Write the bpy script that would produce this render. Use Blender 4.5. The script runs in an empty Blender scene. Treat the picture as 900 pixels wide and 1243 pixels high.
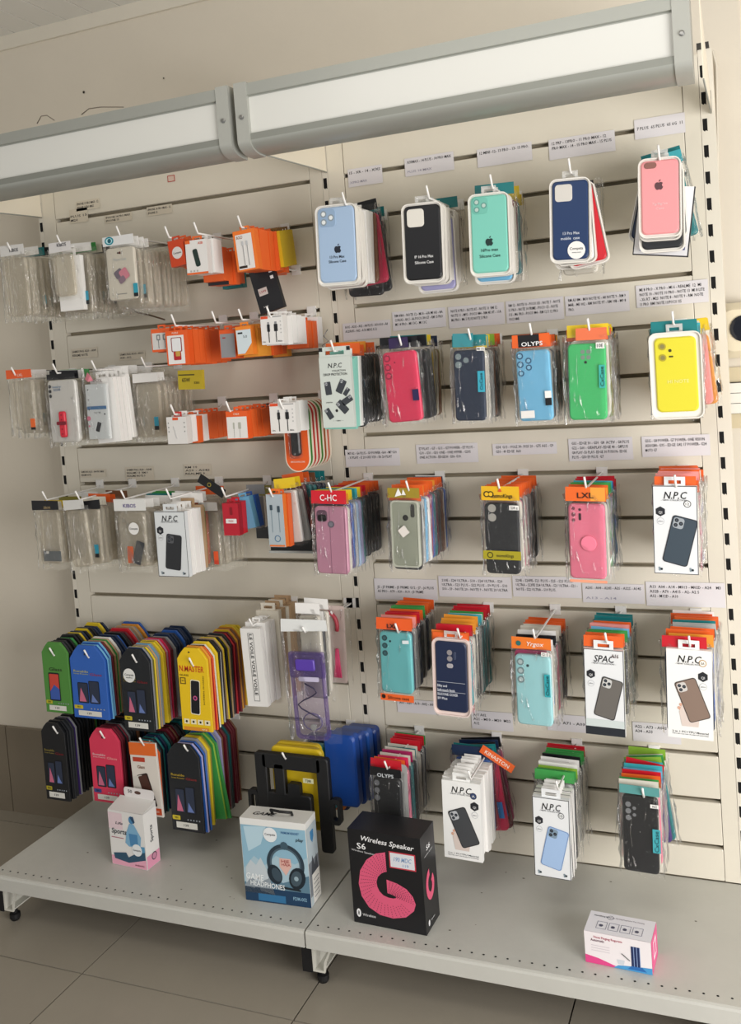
import bpy, math, random, re
from mathutils import Vector, Euler, Matrix
random.seed(7)
SC = bpy.context.scene
COL = SC.collection
# ------------------------------------------------------------------ camera, light, exposure
CAMLOC = Vector((1.662808, -1.923847, 1.596795))
CAMROT = Euler((1.5138420, 0.0740887, 0.3818342), 'XYZ')
FPX, SX, SY = 1132.93, 6.142, -119.924
cam_d = bpy.data.cameras.new('camera'); cam = bpy.data.objects.new('camera', cam_d); COL.objects.link(cam)
cam.location = CAMLOC; cam.rotation_euler = CAMROT
cam_d.sensor_fit = 'HORIZONTAL'; cam_d.sensor_width = 36; cam_d.lens = FPX * 36 / 900
cam_d.shift_x = -SX / 900; cam_d.shift_y = SY / 900
cam_d.clip_start = .05
SC.camera = cam
SC.view_settings.view_transform = 'Standard'; SC.view_settings.look = 'None'
SC.view_settings.gamma = 1; SC.view_settings.use_curve_mapping = False
SC.view_settings.exposure = 0.0
SC.cycles.transparent_max_bounces = 48
SC.cycles.max_bounces = 6
SC.cycles.diffuse_bounces = 3
w = bpy.data.worlds.new('world'); SC.world = w; w.use_nodes = True
bg = w.node_tree.nodes['Background']; bg.inputs[0].default_value = (1.0, .98, .955, 1); bg.inputs[1].default_value = .42
def area(name, loc, target, sx, sy, power, color):
    l = bpy.data.lights.new(name, 'AREA'); l.shape = 'RECTANGLE'; l.size = sx; l.size_y = sy; l.energy = power; l.color = color
    o = bpy.data.objects.new(name, l); COL.objects.link(o); o.location = loc
    o.rotation_euler = (Vector(target) - Vector(loc)).to_track_quat('-Z', 'Y').to_euler()
    return o
area('shop_door_daylight', (3.0, -1.75, 1.2), (.9, 0, 1.0), 1.3, 1.5, 57, (1, .98, .965))
area('ceiling_light', (1.2, -1.5, 2.5), (1.1, -.9, .4), 1.6, .5, 9, (1, .97, .92))
# ------------------------------------------------------------------ projecting photo pixels onto real planes
RM = CAMROT.to_matrix()
def _ray(u, v): return RM @ Vector(((u - 450 - SX) / FPX, -(v - 621.5 - SY) / FPX, -1))
def at(u, v, Y):
    r = _ray(u, v); return CAMLOC + r * ((Y - CAMLOC.y) / r.y)
def at_z(u, v, Z):
    r = _ray(u, v); return CAMLOC + r * ((Z - CAMLOC.z) / r.z)
W = .8008
G = [2 - .05 * (-.13 + 1.917 * i) for i in range(16)]
ZD, ZF, YW, ZC = .497, .37, .109, 2.536
# ------------------------------------------------------------------ materials
def lin(h):
    if isinstance(h, tuple): return h
    h = h.lstrip('#'); r = [int(h[i:i + 2], 16) / 255 for i in (0, 2, 4)]
    return tuple(c / 12.92 if c <= .04045 else ((c + .055) / 1.055) ** 2.4 for c in r)
PAL = dict(white='#f2f0ec', cream='#e6dfcf', grey='#8f9092', silver='#b9b9b6', black='#15161a', charcoal='#2b2d31', navy='#1b2c4a', blue='#2b5fb4',
    skyblue='#74b6dc', paleblue='#a9c4e4', cyan='#45aeb8', teal='#1f7d80', mint='#8fd3c3', green='#3f9a4c', lime='#8db83f', olive='#8a8435', yellow='#e8c92a',
    orange='#e8652a', amber='#e89a35', red='#c8202e', crimson='#e0325c', maroon='#6d1d2b', magenta='#a82a5e', pink='#e87f98', rose='#c98aa2', salmon='#f09a94',
    lilac='#a9a6cf', purple='#4a3478', brown='#7a5238', tan='#b99a77', clear='#d8d2c4')
CN = dict(skyblue='sky blue', paleblue='pale blue')
_M = {}
def mat(c, rough=.5, metal=0, spec=.5, key=None, noise=0, coat=0):
    k = key or (c, rough, metal, spec, noise, coat)
    if k in _M: return _M[k]
    rgb = lin(PAL.get(c, c)) if isinstance(c, str) else c
    m = bpy.data.materials.new('mat_' + str(c).strip('#')); m.use_nodes = True
    nt = m.node_tree; b = nt.nodes['Principled BSDF']
    b.inputs['Base Color'].default_value = (*rgb, 1); b.inputs['Roughness'].default_value = rough
    b.inputs['Metallic'].default_value = metal; b.inputs['Specular IOR Level'].default_value = spec
    if coat: b.inputs['Coat Weight'].default_value = coat
    if noise:
        tc = nt.nodes.new('ShaderNodeTexCoord'); n = nt.nodes.new('ShaderNodeTexNoise'); n.inputs['Scale'].default_value = 7
        n.inputs['Detail'].default_value = 6; n.inputs['Roughness'].default_value = .65
        r = nt.nodes.new('ShaderNodeMapRange'); r.inputs[3].default_value = 1 - noise; r.inputs[4].default_value = 1 + noise * .35
        x = nt.nodes.new('ShaderNodeMix'); x.data_type = 'RGBA'; x.blend_type = 'MULTIPLY'; x.inputs[0].default_value = 1
        nt.links.new(tc.outputs['Object'], n.inputs['Vector']); nt.links.new(n.outputs[0], r.inputs[0])
        x.inputs[6].default_value = (*rgb, 1); nt.links.new(r.outputs[0], x.inputs[7]); nt.links.new(x.outputs[2], b.inputs['Base Color'])
        bp = nt.nodes.new('ShaderNodeBump'); bp.inputs['Strength'].default_value = .06; bp.inputs['Distance'].default_value = .004
        n2 = nt.nodes.new('ShaderNodeTexNoise'); n2.inputs['Scale'].default_value = 90; nt.links.new(tc.outputs['Object'], n2.inputs['Vector'])
        nt.links.new(n2.outputs[0], bp.inputs['Height']); nt.links.new(bp.outputs[0], b.inputs['Normal'])
    _M[k] = m; return m
def film_mat(name, cover, tint, body, gain=.55):
    """crinkled clear plastic: see-through, with a bumped gloss and a little milky body"""
    m = bpy.data.materials.new(name); m.use_nodes = True; nt = m.node_tree; nt.nodes.clear(); N = nt.nodes.new; L = nt.links.new
    out = N('ShaderNodeOutputMaterial'); tr = N('ShaderNodeBsdfTransparent'); tr.inputs[0].default_value = (*tint, 1)
    gl = N('ShaderNodeBsdfGlossy'); gl.inputs['Roughness'].default_value = .07
    df = N('ShaderNodeBsdfDiffuse'); df.inputs[0].default_value = (*body, 1)
    tc = N('ShaderNodeTexCoord'); mp = N('ShaderNodeMapping'); mp.inputs['Scale'].default_value = (70, 70, 22)
    no = N('ShaderNodeTexNoise'); no.inputs['Scale'].default_value = 1.2; no.inputs['Detail'].default_value = 4; no.inputs['Distortion'].default_value = 1.5
    bp = N('ShaderNodeBump'); bp.inputs['Strength'].default_value = 1; bp.inputs['Distance'].default_value = .014
    L(tc.outputs['Object'], mp.inputs[0]); L(mp.outputs[0], no.inputs['Vector']); L(no.outputs[0], bp.inputs['Height'])
    L(bp.outputs[0], gl.inputs['Normal'])
    fr = N('ShaderNodeFresnel'); fr.inputs[0].default_value = 1.45
    ad = N('ShaderNodeMath'); ad.operation = 'MULTIPLY_ADD'; ad.inputs[1].default_value = gain; ad.inputs[2].default_value = -.012; L(fr.outputs[0], ad.inputs[0])
    mr = N('ShaderNodeMapRange'); mr.interpolation_type = 'SMOOTHSTEP'; mr.inputs[1].default_value = .585; mr.inputs[2].default_value = .70; mr.inputs[4].default_value = .42; L(no.outputs[0], mr.inputs[0])
    a2 = N('ShaderNodeMath'); a2.operation = 'ADD'; a2.use_clamp = True; L(ad.outputs[0], a2.inputs[0]); L(mr.outputs[0], a2.inputs[1]); ad = a2
    m1 = N('ShaderNodeMixShader'); m1.inputs[0].default_value = cover; L(tr.outputs[0], m1.inputs[1]); L(df.outputs[0], m1.inputs[2])
    m2 = N('ShaderNodeMixShader'); L(ad.outputs[0], m2.inputs[0]); L(m1.outputs[0], m2.inputs[1]); L(gl.outputs[0], m2.inputs[2])
    L(m2.outputs[0], out.inputs[0]); return m
FILM = film_mat('clear_film', .02, (1, 1, 1), (.95, .95, .93))
FILMC = film_mat('milky_film', .07, (1, 1, .99), (.95, .92, .85))
CLEARCASE = film_mat('clear_silicone', .2, (.99, .97, .93), (.90, .85, .74), .4)
TRAYCLEAR = film_mat('clear_tray', .45, (.95, .95, .94), (.88, .87, .84))
PURP = film_mat('purple_vinyl', .3, (.82, .74, .96), lin('#7a66b0'))
PURPC = film_mat('pouch_vinyl', .10, (.9, .86, .97), (.6, .55, .68))
WALLP = mat('#e6ddcc', .75, noise=.06); PANEL = mat('#e6dfce', .42, noise=.05); POST = mat('#e9e2d2', .4, noise=.03)
DARK = mat('#0c0b0a', .9); BACKM = mat('#b8ab92', .7); SHELFM = mat('#c9c8c0', .38, noise=.12); SHELFE = mat('#d6d4c9', .4, noise=.05)
ALU = mat('#a9aba4', .42, .35); ALUD = mat('#8f918a', .45, .3); ACRYL = mat('#dcdcd6', .25); HOOKM = mat('#f4f2ee', .3)
STEEL = mat('#9a9a98', .3, .9); RUB = mat('#111113', .6); PAPER = mat('#e4e0e2', .7); INK = mat('#2a2a2e', .7)
# ------------------------------------------------------------------ mesh building
_T = {}
def text_polys(s, res=2):
    if (s, res) in _T: return _T[(s, res)]
    c = bpy.data.curves.new('t', 'FONT'); c.body = s; c.size = 1; c.resolution_u = res; c.offset = .011
    o = bpy.data.objects.new('t', c); me = o.to_mesh()
    v = [(p.co.x, p.co.y) for p in me.vertices]; f = [tuple(p.vertices) for p in me.polygons]
    o.to_mesh_clear(); bpy.data.objects.remove(o); bpy.data.curves.remove(c)
    x0 = min(p[0] for p in v); x1 = max(p[0] for p in v)
    _T[(s, res)] = (v, f, x0, x1); return _T[(s, res)]
def rrect(x0, z0, x1, z1, r, n=4):
    r = min(r, (x1 - x0) / 2, (z1 - z0) / 2); p = []
    for cx, cz, a in ((x1 - r, z1 - r, 0), (x0 + r, z1 - r, 90), (x0 + r, z0 + r, 180), (x1 - r, z0 + r, 270)):
        for i in range(n + 1):
            t = math.radians(a + 90 * i / n); p.append((cx + r * math.cos(t), cz + r * math.sin(t)))
    return p
def circ(cx, cz, r, n=16, rz=None): return [(cx + r * math.cos(2 * math.pi * i / n), cz + (rz or r) * math.sin(2 * math.pi * i / n)) for i in range(n)]
def rotp(p, a, cx, cz):
    a = math.radians(a); c, s = math.cos(a), math.sin(a)
    return [(cx + (x - cx) * c - (z - cz) * s, cz + (x - cx) * s + (z - cz) * c) for x, z in p]
class MB:
    def __init__(s): s.v = []; s.f = []; s.m = []; s.mats = []; s.sm = []
    def mi(s, m):
        if m not in s.mats: s.mats.append(m)
        return s.mats.index(m)
    def add(s, vs, fs, m, smooth=False):
        b = len(s.v); s.v += [tuple(q) for q in vs]; k = s.mi(m)
        for f in fs: s.f.append(tuple(b + i for i in f)); s.m.append(k); s.sm.append(smooth)
    def flat(s, p, y, m): s.add([(x, y, z) for x, z in p], [tuple(range(len(p)))], m)
    def rect(s, x0, z0, x1, z1, y, m): s.flat([(x0, z0), (x1, z0), (x1, z1), (x0, z1)], y, m)
    def slab(s, p, y0, y1, m, ms=None, bev=0):
        ms = ms or m; n = len(p); cx = sum(q[0] for q in p) / n; cz = sum(q[1] for q in p) / n
        rings = []
        if bev:
            q = []
            for x, z in p:
                dx, dz = x - cx, z - cz; q.append((x - math.copysign(min(bev, abs(dx)), dx), z - math.copysign(min(bev, abs(dz)), dz)))
            rings.append((q, y0)); rings.append((p, y0 + bev))
        else: rings.append((p, y0))
        rings.append((p, y1))
        vs = [(x, y, z) for r, y in rings for x, z in r]
        s.add(vs[:n], [tuple(range(n))], m)
        fs = []
        for k in range(len(rings) - 1):
            for i in range(n):
                j = (i + 1) % n; fs.append((k * n + i, (k + 1) * n + i, (k + 1) * n + j, k * n + j))
        s.add(vs, fs, ms); s.add(vs[-n:], [tuple(range(n - 1, -1, -1))], ms)
    def frame(s, po, pi, y0, y1, m):
        n = len(po); vs = [(x, y0, z) for x, z in po] + [(x, y0, z) for x, z in pi] + [(x, y1, z) for x, z in po] + [(x, y1, z) for x, z in pi]
        fs = []
        for i in range(n):
            j = (i + 1) % n
            fs += [(i, j, n + j, n + i), (2 * n + i, 2 * n + j, j, i), (n + i, n + j, 3 * n + j, 3 * n + i), (2 * n + i, 3 * n + i, 3 * n + j, 2 * n + j)]
        s.add(vs, fs, m)
    def box(s, x0, x1, y0, y1, z0, z1, m, ms=None):
        vs = [(x0, y0, z0), (x1, y0, z0), (x1, y0, z1), (x0, y0, z1), (x0, y1, z0), (x1, y1, z0), (x1, y1, z1), (x0, y1, z1)]
        s.add(vs, [(0, 1, 2, 3)], m); s.add(vs, [(1, 5, 6, 2), (5, 4, 7, 6), (4, 0, 3, 7), (3, 2, 6, 7), (4, 5, 1, 0)], ms or m)
    def tube(s, pts, r, m, n=6, closed=False):
        pts = [Vector(p) for p in pts]; vs = []; fs = []; k = len(pts)
        for i, p in enumerate(pts):
            a = pts[max(i - 1, 0)]; b = pts[min(i + 1, k - 1)]; t = (b - a).normalized()
            u = t.cross(Vector((.3, .2, 1))).normalized(); w_ = t.cross(u)
            for j in range(n):
                q = 2 * math.pi * j / n; vs.append(p + (u * math.cos(q) + w_ * math.sin(q)) * r)
        for i in range(k - 1):
            for j in range(n): fs.append((i * n + j, i * n + (j + 1) % n, (i + 1) * n + (j + 1) % n, (i + 1) * n + j))
        fs.append(tuple(range(n - 1, -1, -1))); fs.append(tuple((k - 1) * n + j for j in range(n)))
        s.add(vs, fs, m, True)
    def lathe(s, prof, cx, cy, m, n=16, axis='z'):
        vs = []; fs = []
        for r, h in prof:
            for j in range(n):
                a = 2 * math.pi * j / n
                vs.append((cx + r * math.cos(a), cy + r * math.sin(a), h) if axis == 'z' else (cx + r * math.cos(a), h, cy + r * math.sin(a)))
        for i in range(len(prof) - 1):
            for j in range(n): fs.append((i * n + j, i * n + (j + 1) % n, (i + 1) * n + (j + 1) % n, (i + 1) * n + j))
        fs.append(tuple(range(n))); fs.append(tuple((len(prof) - 1) * n + j for j in range(n)))
        s.add(vs, fs, m)
    def text(s, t, x, z, h, y, m, w=None, al='c', rot=0, slant=0, res=2):
        """lettering with cap height h, its middle (or left edge) at x,z; w = exact width"""
        v, f, x0, x1 = text_polys(t, res); k = h / .69; kx = (w / (x1 - x0)) if w else k
        ww = (x1 - x0) * kx; ox = {'c': -ww / 2, 'l': 0, 'r': -ww}[al]
        p = [((a - x0) * kx + ox + slant * b * k, (b - .345) * k) for a, b in v]
        if rot: p = rotp(p, rot, 0, 0)
        s.add([(x + a, y, z + b) for a, b in p], f, m)
        return ww
    def mesh(s, name='mesh'):
        me = bpy.data.meshes.new(name); me.from_pydata(s.v, [], s.f)
        for q in s.mats: me.materials.append(q)
        me.polygons.foreach_set('material_index', s.m); me.polygons.foreach_set('use_smooth', s.sm); me.update(); return me
def obj(name, me, parent=None, loc=None, rot=None, kind=None, label=None):
    if isinstance(me, MB): me = me.mesh(name)
    o = bpy.data.objects.new(name, me); COL.objects.link(o)
    if parent: o.parent = parent
    if loc: o.location = loc
    if rot: o.rotation_euler = rot
    if kind: o['kind'] = kind
    if label: o['label'] = label
    return o
def tag(o, label, cat, group=None):
    o['label'] = label; o['category'] = cat
    if group: o['group'] = group
    return o
def thing(name, label, cat, loc=(0, 0, 0), rot=(0, 0, 0), group=None):
    o = bpy.data.objects.new(name, None); COL.objects.link(o); o.location = loc; o.rotation_euler = rot; o.empty_display_size = .02
    return tag(o, label, cat, group)
# ------------------------------------------------------------------ the room
fl = MB(); fl.box(-2.6, 3.4, -2.6, YW + .05, ZF - .06, ZF - .006, mat('#3f382e', .9)); floor = obj('floor', fl, kind='structure')
TS, TX, TY = .4935, .311, -.4475
tm = [mat(c, .33, noise=.10, spec=.4) for c in ('#a0988a', '#a39b8d', '#9d9587')]
for i in range(-5, 6):
    for j in range(-4, 2):
        b = MB(); x0 = TX + i * TS + .0016; y0 = TY + j * TS + .0016; x1 = x0 + TS - .0032; y1 = min(y0 + TS - .0032, YW)
        b.box(x0, x1, y0, y1, ZF - .006, ZF, random.choice(tm)); obj('floor_tile', b, floor)
b = MB(); b.box(-2.6, 1.672, YW, YW + .1, ZF - .06, ZC, WALLP); obj('wall_back', b, kind='structure')
b = MB(); b.box(1.672, 3.4, YW + .012, YW + .1, ZF - .06, ZC, WALLP); obj('wall_right', b, kind='structure')
bb = MB(); bb.box(-2.6, 1.672, YW - .0015, YW, ZF, ZF + .25, mat('#4a4438', .9)); base = obj('baseboard_back', bb, kind='structure')
for i in range(-5, 4):
    b = MB(); x0 = TX + i * TS + .0015 - .2; b.box(x0, min(x0 + TS - .003, 1.67), YW - .012, YW - .001, ZF, ZF + .252, mat('#857a69', .4, noise=.1)); obj('skirting_tile', b, base)
b = MB(); b.box(-2.6, 3.4, -2.6, YW + .1, ZC + .02, ZC + .06, mat('#8d897d', .8)); ceil = obj('ceiling', b, kind='structure')
for i in range(40):
    b = MB(); x0 = -1.9 + i * .085; b.box(x0 + .002, x0 + .083, -2.6, YW, ZC, ZC + .02, mat('#e9e7df', .45)); obj('ceiling_slat', b, ceil)
    b = MB(); b.box(x0 - .003, x0 + .003, -2.6, YW, ZC + .004, ZC + .02, mat('#f6f4ee', .5)); obj('ceiling_joint', b, ceil)
b = MB(); b.box(-2.6, 3.4, YW - .008, YW, ZC - .036, ZC, mat('#e6dfcf', .6, noise=.04)); obj('trim_1', b, kind='structure')
for (u, v), r, lab in (((102, 112), .0035, 'dark screw hole in the wall above the left light box'), ((199, 95), .002, 'tiny dark chip in the wall paint, right of the screw hole')):
    p = at(u, v, YW - .001); b = MB(); b.lathe([(r, -.001), (r * .6, .0005)], 0, 0, mat('#3a332b', .9), 10, 'y'); tag(obj('wall_mark', b, loc=p), lab, 'wall mark')
# ------------------------------------------------------------------ gondola shelving
gon = thing('gondola_shelving', 'cream metal slatted wall display with two bays and slotted uprights', 'shelving', (0, 0, 0))
b = MB(); b.box(-.01, 2 * W + .012, .022, .034, ZF + .03, 2.13, BACKM); obj('back_sheet', b, gon)
for i in range(2):
    X = i * W; xa, xb = X + .0475, X + W * .952
    for k in range(-1, 16):
        z1 = G[k] - .0042 if k >= 0 else 2.13
        z0 = G[k + 1] + .0042 if k < 15 else ZD + .002
        if z1 - z0 < .01: continue
        b = MB(); p = rrect(xa, z0, xb, z1, .0015, 1); b.slab(p, 0, .012, PANEL, bev=.0012); b.box(xa, xb, .004, .02, z0 + .002, z0 + .006, PANEL)
        obj('slat', b, gon)
    for x0, x1 in ((X + .0075, xa - .0012), (xb + .0012, X + W - .0075)):
        b = MB(); b.box(x0, x1, .0006, .02, ZD + .002, 2.13, PANEL); obj('panel_stile', b, gon)
slot = MB(); slot.slab([(-.0042, -.0095), (-.001, -.0125), (.001, -.0105), (.0042, -.0125), (.0042, .0115), (-.0042, .0115)], -.0004, .0016, DARK); slot = slot.mesh('slot')
for i in range(3):
    b = MB(); x = i * W
    b.box(x - .0068, x + .0068 + (.012 if i == 2 else 0), .001, .05, ZF + .04, 2.138, POST); up = obj('upright', b, gon)
    for k in range(-2, 30): obj('slot', slot, up, loc=(x, .001, 2 - .05 * k - .003))
    if i == 2:
        b = MB(); b.box(x - .008, x + .014, -.002, .05, 2.138, 2.15, mat('#3a3733', .6)); obj('upright_cap', b, gon)
# base shelves with rows of holes
for i, lab in enumerate(('grey-white metal base shelf of the left bay, perforated front edge', 'grey-white metal base shelf of the right bay, perforated front edge')):
    x0, x1 = i * W + .002, (i + 1) * W - .002
    t = thing('base_shelf', lab, 'shelf', (0, 0, 0))
    b = MB(); yf = -.372; r = .006
    prof = [(.0, ZD), (yf + r, ZD), (yf + r * .3, ZD - r * .3), (yf, ZD - r), (yf, ZD - .034), (yf + .012, ZD - .036), (yf + .012, ZD - .03), (yf + .005, ZD - .028), (yf + .005, ZD - .005), (0, ZD - .005)]
    n = len(prof); vs = [(x0, y, z) for y, z in prof] + [(x1, y, z) for y, z in prof]
    b.add(vs, [(j, j + n, (j + 1) % n + n, (j + 1) % n) for j in range(n)], SHELFM); b.add(vs[:n], [tuple(range(n))], SHELFM); b.add(vs[n:], [tuple(range(n - 1, -1, -1))], SHELFM)
    obj('shelf_plate', b, t)
    b = MB()
    for sx_ in (x0, x1 - .0025): b.box(sx_, sx_ + .0025, yf + .006, -.002, ZD - .036, ZD - .005, SHELFE)
    b.box(x0, x1, -.3, -.29, ZD - .03, ZD - .005, SHELFE); obj('side_fold', b, t)
    b = MB()
    for j in range(35):
        hx = i * W + .0189 + j * .02244; b.flat(circ(hx, 0, .0023, 8), 0, DARK)
    b.v = [(x, -.3482 + z * .9, ZD + .0004) for x, y, z in b.v]; o = obj('hole_row', b, t, kind='stuff', label='row of small dark round holes')
    b = MB()
    for _ in range(14):
        cx = random.uniform(x0 + .05, x1 - .05); cy = random.uniform(-.33, -.05); rr = random.uniform(.0008, .002)
        b.add([(cx + math.cos(a) * rr * 1.6, cy + math.sin(a) * rr, ZD + .0004) for a in (0, 1, 2, 3, 4, 5)], [(0, 1, 2, 3, 4, 5)], mat('#6d675c', .8))
    obj('dirt_speck', b, t, kind='stuff', label='scattered dark scuffs and specks')
for i, lab in enumerate(('white metal base foot at the left end, black levelling screw', 'white metal base foot where the two base shelves meet', 'white metal base foot at the right end of the shelving')):
    x = i * W + (.012 if i == 0 else 0); t = thing('levelling_stand', lab, 'shelf foot', (x, -.3, ZF))
    b = MB(); b.box(.0, .003, -.045, .3, .03, .09, SHELFE); b.box(.0, .022, -.045, .3, .03, .033, SHELFE)
    b.slab([(0, .03), (.026, .03), (.03, .052), (.048, .09), (.044, .09), (.0255, .052), (.023, .034), (.004, .034), (.004, .09), (0, .09)], -.048, -.044, SHELFE); obj('bracket', b, t)
    b = MB(); b.box(-.022, -.001, -.05, .0, .028, .088, RUB); obj('rubber_block', b, t)
    b = MB(); b.lathe([(.0065, .03), (.0065, .018), (.012, .016), (.012, .006), (.0085, .0), (.0, .0)], .012, -.03, RUB, 14); obj('levelling_foot', b, t)
# ------------------------------------------------------------------ header light boxes
def lightbox(i, lab):
    x0, x1 = i * W - .004, (i + 1) * W - .009
    if i == 1: x0, x1 = W + .004, 2 * W - .001
    t = thing('light_box', lab, 'light box', (0, 0, 0)); yf = -.382
    prof = [(-.31, 2.13), (yf, 2.13), (yf - .006, 2.118), (yf - .006, 2.1), (yf + .002, 2.096), (yf + .002, 2.09), (-.31, 2.09)]
    def ext(prof, m, name):
        b = MB(); n = len(prof); vs = [(x0 + .024, y, z) for y, z in prof] + [(x1 - .024, y, z) for y, z in prof]
        b.add(vs, [(j, j + n, (j + 1) % n + n, (j + 1) % n) for j in range(n)] + [tuple(range(n)), tuple(range(2 * n - 1, n - 1, -1))], m); obj(name, b, t)
    prof = [(-.34, 2.118), (yf - .004, 2.118), (yf - .004, 2.097), (yf + .001, 2.096), (yf + .001, 2.094), (-.34, 2.094)]
    ext(prof, ALU, 'top_rail')
    b = MB(); b.box(x0 + .022, x1 - .022, yf + .002, yf + .006, 2.022, 2.098, ACRYL); obj('diffuser', b, t, label='white translucent panel')
    lo = [(yf - .002, 2.028), (yf - .003, 2.016)]; ext([(yf + .012, 2.028)] + lo + [(yf + .012, 2.016)], ALUD, 'lower_rail')
    cur = [(yf - .003 + .04 * (1 - math.cos(a)), 2.016 - .019 * math.sin(a)) for a in [math.radians(q) for q in range(0, 91, 6)]]
    cur += [(-.325, 1.997), (-.325, 2.001)] + [(y + .004, z + .004) for y, z in reversed(cur)]
    ext(cur, ALU, 'curved_cover')
    for xe, s in ((x0, 1), (x1 - .026, -1)):
        e = [(yf - .006, 2.121)] + [(yf - .006 + .042 * (1 - math.cos(a)), 2.016 - .022 * math.sin(a)) for a in [math.radians(q) for q in range(0, 91, 6)]] + [(-.33, 1.994), (-.33, 2.121)]
        b = MB(); n = len(e); vs = [(xe, y, z) for y, z in e] + [(xe + .026, y, z) for y, z in e]
        b.add(vs, [(j, j + n, (j + 1) % n + n, (j + 1) % n) for j in range(n)] + [tuple(range(n)), tuple(range(2 * n - 1, n - 1, -1))], mat('#b2b3ac', .45, .25))
        ec = obj('end_cap', b, t)
        b = MB(); b.lathe([(.0042, yf - .007), (.0042, yf - .0085), (.0026, yf - .009)], xe + .013, 2.058, STEEL, 12, 'y'); obj('screw', b, ec)
    b = MB(); b.box(x0 + .03, x1 - .03, -.335, -.33, 2.003, 2.115, mat('#d9d4c6', .6)); obj('rear_cover', b, t)
lightbox(0, 'left light box header of aluminium with a white panel')
lightbox(1, 'right light box header of aluminium with a white panel')
for i, lab in enumerate(('cream triangular bracket under the left end of the light boxes', 'cream triangular bracket under the joint of the two light boxes', 'cream triangular bracket at the right end of the light boxes')):
    t = thing('header_bracket', lab, 'bracket', (i * W, 0, 0)); b = MB(); o = .006 if i < 2 else .012
    pr = [(-.33, 2.008), (-.05, 2.0205), (-.002, 2.0215), (-.002, 2.13), (-.33, 2.13)] if i < 2 else [(-.33, 2.0), (-.002, 2.018), (-.002, 2.06), (-.33, 2.13)]
    n = len(pr); vs = [(o - .001, y, z) for y, z in pr] + [(o + .0005, y, z) for y, z in pr]
    b.add(vs, [(j, j + n, (j + 1) % n + n, (j + 1) % n) for j in range(n)] + [tuple(range(n)), tuple(range(2 * n - 1, n - 1, -1))], mat('#efe6d2', .5)); obj('plate', b, t)
    b = MB(); b.tube([(o, y, z - .001) for y, z in pr[:3]], .0016, ALU, 5); obj('edge_fold', b, t)
# wires on top of the boxes, cable on the wall, wall fittings
for pts, lab in (([(45, 150), (50, 141), (57, 140), (66, 146)], 'thin loop of wire sticking up behind the left light box'), ([(99, 139), (108, 132), (122, 130), (150, 130)], 'long thin wire lying over the left light box')):
    b = MB(); b.tube([at(u, v, -.34) for u, v in pts], .0011, mat('#8a7f70', .6), 5); tag(obj('loose_wire', b), lab, 'wire')
b = MB(); b.tube([at(u, v, YW - .006) for u, v in ((858, 60), (866, 62), (870, 80), (872, 200), (874, 330), (878, 380))], .0022, mat('#e4dccb', .5), 6); tag(obj('wall_cable', b), 'thin cream cable running down the wall right of the uprights', 'cable')
p = at(896, 401, YW); b = MB(); b.slab([(x + p.x, z + p.z) for x, z in rrect(-.043, -.055, .043, .055, .022, 5)], YW - .045, YW - .001, mat('#e2d6ba', .5), bev=.014)
t = thing('wall_sensor', 'rounded cream wall box with a dark round window, right edge', 'wall box'); obj('housing', b, t)
b = MB(); b.lathe([(.026, YW - .0455), (.026, YW - .048), (.020, YW - .049)], p.x + .012, p.z + .003, mat('#11151f', .15), 20, 'y'); obj('lens', b, t)
p = at(906, 482, YW); t = thing('light_switch', 'white three-rocker light switch on a beige wall plate', 'light switch')
b = MB(); b.slab([(x + p.x, z + p.z) for x, z in rrect(-.058, -.062, .058, .062, .004, 2)], YW - .006, YW - .001, mat('#d8c9a6', .5)); obj('wall_plate', b, t)
b = MB(); b.box(p.x - .042, p.x + .042, YW - .011, YW - .006, p.z - .032, p.z + .032, mat('#3a3429', .6)); obj('switch_frame', b, t)
for k in range(3):
    b = MB(); z = p.z - .031 + k * .0208; b.box(p.x - .037, p.x + .041, YW - .016, YW - .010, z, z + .0196, mat('#f3efe4', .4)); obj('rocker', b, t)
# ------------------------------------------------------------------ products: builders of single items, local origin = the hook hole, front faces -Y
ORD = ['front', 'second', 'third', 'fourth', 'fifth', 'sixth', 'seventh', 'eighth', 'ninth', 'tenth', 'eleventh', 'twelfth', 'thirteenth', 'fourteenth', 'fifteenth', 'sixteenth', 'seventeenth', 'eighteenth']
def M_(c, r=.45): return mat(c, r)
CASEM = lambda c: mat(c, .42, spec=.5)
def film_mesh(x0, z0, x1, z1, dep=.008, seed=0, m=None, amp=.0022):
    """pillow of clear film round the front and both sides of an item"""
    rnd = random.Random(seed); nz = 9; b = MB(); path = []
    nx = 6
    path.append((x0 - .001, dep)); path.append((x0 - .003, dep * .4))
    for i in range(nx + 1): path.append((x0 + (x1 - x0) * i / nx, -.0015))
    path.append((x1 + .004, dep * .4)); path.append((x1 + .0015, dep))
    vs = []
    for j in range(nz + 1):
        z = z1 + (z0 - z1) * j / nz
        for k, (x, y) in enumerate(path):
            e = 1.6 if k in (1, len(path) - 2) else 1
            vs.append((x + rnd.uniform(-1, 1) * .0018 * e, y - rnd.uniform(0, 1) * amp * e, z + rnd.uniform(-1, 1) * (.0035 if j in (0, nz) else .002)))
    n = len(path); fs = [(j * n + k, j * n + n + k, j * n + n + k + 1, j * n + k + 1) for j in range(nz) for k in range(n - 1)]
    b.add(vs, fs, m or FILM, True); return b
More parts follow.
